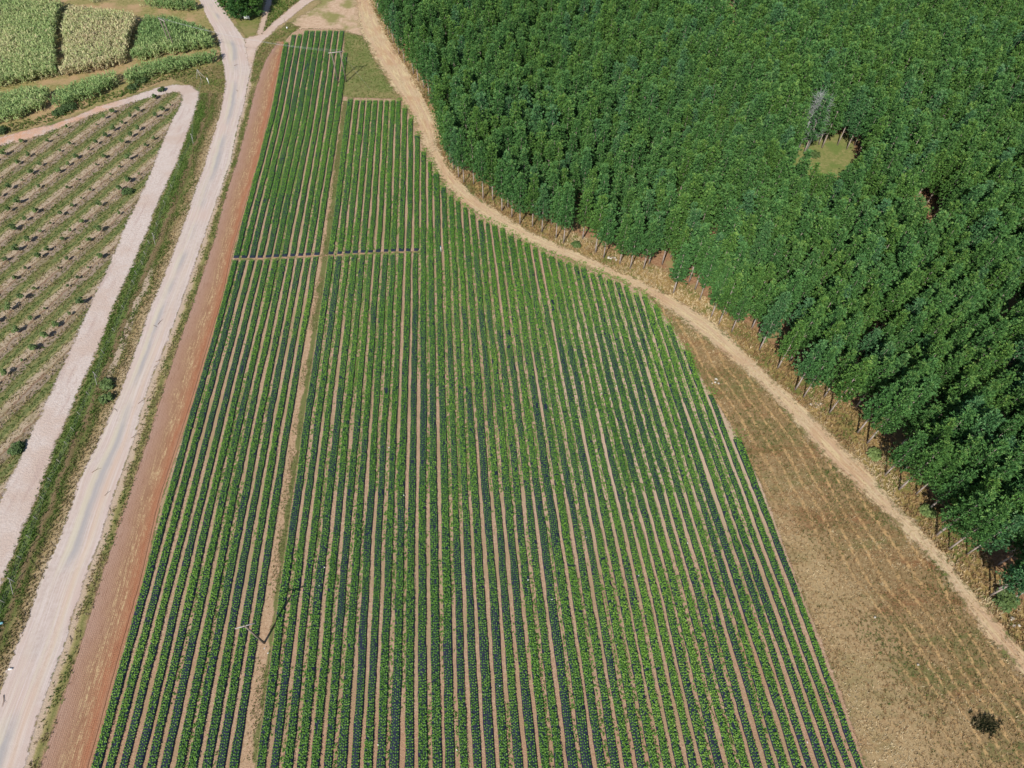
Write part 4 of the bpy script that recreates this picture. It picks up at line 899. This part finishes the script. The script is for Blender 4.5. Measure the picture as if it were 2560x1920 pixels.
# ================================================================= ROCKS, LITTER, STICKS, BUSHES
m_rock = plain('limestone', alb(226, 216, 200), .9, .1, scale=4); m_stick = plain('stick_bark', alb(140, 112, 92), .9, .1)
def rock_mesh(seed):
    rg = np.random.default_rng(seed); n, m = 8, 5; V = []
    for i in range(m + 1):
        th = math.pi * i / m
        for k in range(n):
            ph = 2 * math.pi * k / n; r = 1 + rg.normal(0, .17); V.append((r * math.sin(th) * math.cos(ph), .8 * r * math.sin(th) * math.sin(ph), .6 * r * math.cos(th)))
    i0 = [(i * n + k, i * n + (k + 1) % n, (i + 1) * n + (k + 1) % n, (i + 1) * n + k) for i in range(m) for k in range(n)]
    return mesh_np('rock', np.array(V), np.array(i0), [m_rock])
ROCKS = [rock_mesh(s) for s in range(4)]
def rocks(cx_, cy_, n, spread, size, label, group):
    for i in range(n):
        q = G(cx_ + random.gauss(0, spread), cy_ + random.gauss(0, spread * .45)); o = obj('rock', random.choice(ROCKS)); s = size * random.uniform(.6, 1.4); o.location = (q[0], q[1], s * .3); o.scale = (s, s, s); o.rotation_euler = (0, 0, random.uniform(0, 6.28)); tag(o, label, 'rock', group)
rocks(1530, 648, 7, 8, .24, 'pale limestone lump in the heap under the pines, left of the middle', 'limestone heap under the pines')
rocks(1778, 953, 6, 9, .17, 'white stone beside the crop, at the edge of the hay field', 'white stones by the crop edge')
rocks(2045, 1012, 8, 9, .2, 'pale stone in the scatter on the verge right of the straw track', 'stones on the right verge')
rocks(2530, 1545, 2, 4, .36, 'large pale boulder in the scrub by the right edge', 'boulders by the right edge')
rocks(2543, 1566, 2, 4, .3, 'large pale boulder in the scrub by the right edge', 'boulders by the right edge')
rocks(2294, 1661, 1, 1, .22, 'flat pale rock lying alone in the hay field', None); rocks(2187, 1543, 1, 1, .18, 'tiny white stone alone in the hay field above the flat rock', None)
SCR = MB().box((0, 0, .03), .12, .09, .04, .3).box((.06, .04, .05), .08, .07, .03, .9).mesh('white_scrap', [m_white], False)
for (uu, vv_) in [(946,1863),(1142,1875),(1250,1715),(812,1420),(1540,967),(1504,985),(1525,1000),(800,1465),(663,1622),(672,1634),(1320,1452),(973,1122),(1010,1240),(1380,1500),(1466,1345),(1596,1440),(1718,1360),(2016,1856)]:
    q = G(uu, vv_); o = obj('white_scrap', SCR); o.location = (q[0], q[1], .24); o.rotation_euler = (0, 0, random.uniform(0, 6.28)); tag(o, 'tiny scrap of white litter lying between the crop rows', 'litter', 'white scraps among the crop rows')
q = G(5, 1558); o = obj('plastic_bag', ROCKS[1].copy()); o.data.materials[0] = plain('pale_blue_plastic', alb(150, 214, 224), .4, .4); o.location = (q[0], q[1], .1); o.scale = (.28, .22, .18); tag(o, 'pale blue plastic bag in the ditch grass at the left edge', 'bag')
q = G(23, 1674); o = obj('white_bottle', MB().tube([(0, 0, 0), (.3, .05, 0), (.42, .07, 0)], [.1, .1, .04], 8).mesh('white_bottle', [m_white])); o.location = (q[0], q[1], .12); tag(o, 'white bottle lying in the grass by the road, lower left', 'bottle')
STK = [MB().tube([(0, 0, .03), (.5, .06, .05), (1.0, -.03, .04)], [.028, .022, .01], 5).tube([(.5, .06, .05), (.75, .25, .07)], [.014, .006], 4).mesh('fallen_branch', [m_stick]) for _ in range(2)]
for (uu, vv_, a_) in [(328,1096,40),(262,1240,55),(274,1270,-60),(310,1178,60),(230,1182,35),(286,1022,-40),(192,1540,-70),(175,1590,-60),(10,1738,-70),(384,814,-30),(395,812,70),(385,920,60),(390,905,20),(346,1010,50),(143,1690,10),(366,1005,80),(590,225,-50),(585,165,30)]:
    q = G(uu, vv_); o = obj('fallen_branch', random.choice(STK)); o.location = (q[0], q[1], .04); o.rotation_euler = (0, 0, math.radians(a_)); s = random.uniform(.7, 1.3); o.scale = (s, s, s); tag(o, 'short bare stick dropped on the dusty main road', 'stick', 'sticks on the main road')
# dark burnt tussock in the hay, leafy shrubs
m_tus = tint_mat('tussock_blade', [(0, (.012, .016, .008, 1)), (.5, (.03, .04, .015, 1)), (1, (.22, .17, .09, 1))], .8, .1, .1)
q = G(2462, 1812); P = np.column_stack([q[0] + RNG.normal(0, .62, 260), q[1] + RNG.normal(0, .42, 260), np.zeros(260)])
o = tufts('dark_tussock', P - np.array((q[0], q[1], 0)), np.clip(RNG.normal(.5, .3, 260), 0, 1), .5, 7, m_tus, .05, .5); o.location = (q[0], q[1], 0); del o['kind']; tag(o, 'dark burnt-looking grass tussock in the hay field, lower right', 'tussock')
def shrub(p, R, hgt, tint, label, seed, group=None):
    rg = np.random.default_rng(seed); n = int(16 * R * R + 10); a = rg.uniform(0, 6.28, n); r_ = R * np.sqrt(rg.uniform(0, 1, n)) * .8
    C = np.stack([np.cos(a) * r_, np.sin(a) * r_, hgt * rg.uniform(.05, .6, n)], 1); V, Fq, tt = leaf_cloud(C, np.full(n, .4), np.full(n, .45), np.full(n, tint), 26, .085)
    o = obj('shrub', mesh_np('shrub', V, Fq, [m_sap], {'tint': tt})); o.location = (p[0], p[1], 0); tag(o, label, 'shrub', group)
for i, (uu, vv_, R, hgt, tn, lab) in enumerate([
  (355,205,1.6,1.0,.3,'dark low shrub at the foot of the narrow cane strip, above the hairpin'),(335,222,1.3,.9,.3,'dark shrub just above the farm track, left of the hairpin'),(175,272,1.9,1.0,.3,'dark shrub patch below the light green cane strip'),(150,285,1.5,.9,.3,'dark shrub at the left end of the scrub under the cane'),(5,332,1.4,1.1,.25,'dark bush at the left edge beside the orange track'),
  (405,228,.7,.9,.35,'lone small bush on the inner verge of the hairpin'),(320,483,1.0,.6,.5,'olive scrub clump between orchard and track'),(268,1000,1.0,.7,.55,'leafy bush in the roadside ditch'),(271,965,1.2,.8,.55,'larger leafy bush in the ditch above its smaller neighbour'),(1440,615,.8,.7,.5,'green shrub on the verge among brown grass below the pines'),(1905,850,.9,1.1,.6,'pale leafy shrub beside a pine trunk on the verge'),(2185,1140,1.0,.7,.85,'bright green shrub on the right verge below the pines'),(2318,1282,1.0,.6,.85,'lower bright green shrub at the edge of the pine shade'),(2510,1505,1.6,1.2,.4,'leafy shrub above the boulders at the right edge'),(2035,390,1.2,.7,.45,'low shrub in the grassy clearing'),
  (45,1125,1.1,.7,.4,'dark green bush between orchard and farm track, lower left')]):
    shrub(G(uu, vv_), R, hgt, tn, lab, 900 + i)

# ================================================================= LIGHT, SKY, CAMERA
elev = math.radians(42); az_x, az_y = -.40, -.92       # direction towards the sun: behind and left of the camera
L = math.hypot(az_x, az_y); sd = np.array((az_x / L * math.cos(elev), az_y / L * math.cos(elev), math.sin(elev)))
sun = bpy.data.lights.new('sun', 'SUN'); sun.energy = 4.9; sun.angle = math.radians(.53); sun.color = (1.0, .955, .88)
so = bpy.data.objects.new('sun', sun); link(so); so.location = (0, 0, 120)
from mathutils import Vector
so.rotation_euler = Vector(-sd).to_track_quat('-Z', 'Y').to_euler()
W = bpy.data.worlds.new('World'); S.world = W; W.use_nodes = True; wn = W.node_tree; wn.nodes.clear()
sky = wn.nodes.new('ShaderNodeTexSky'); sky.sky_type = 'NISHITA'; sky.sun_disc = False; sky.sun_elevation = elev; sky.sun_rotation = math.atan2(sd[0], sd[1]); sky.altitude = 900
bg = wn.nodes.new('ShaderNodeBackground'); bg.inputs[1].default_value = .10; wo = wn.nodes.new('ShaderNodeOutputWorld'); wn.links.new(sky.outputs[0], bg.inputs[0]); wn.links.new(bg.outputs[0], wo.inputs[0])
cam = bpy.data.cameras.new('camera'); cam.sensor_width = 36; cam.lens = 36 * F / 2560; cam.clip_end = 3000
co = bpy.data.objects.new('camera', cam); link(co); co.location = (0, 0, H); co.rotation_euler = (math.pi / 2 - PITCH, 0, 0); S.camera = co
S.view_settings.view_transform = 'Standard'; S.view_settings.look = 'None'; S.view_settings.gamma = 1; S.view_settings.exposure = .4
S.cycles.transparent_max_bounces = 24; S.cycles.max_bounces = 6; S.cycles.diffuse_bounces = 3
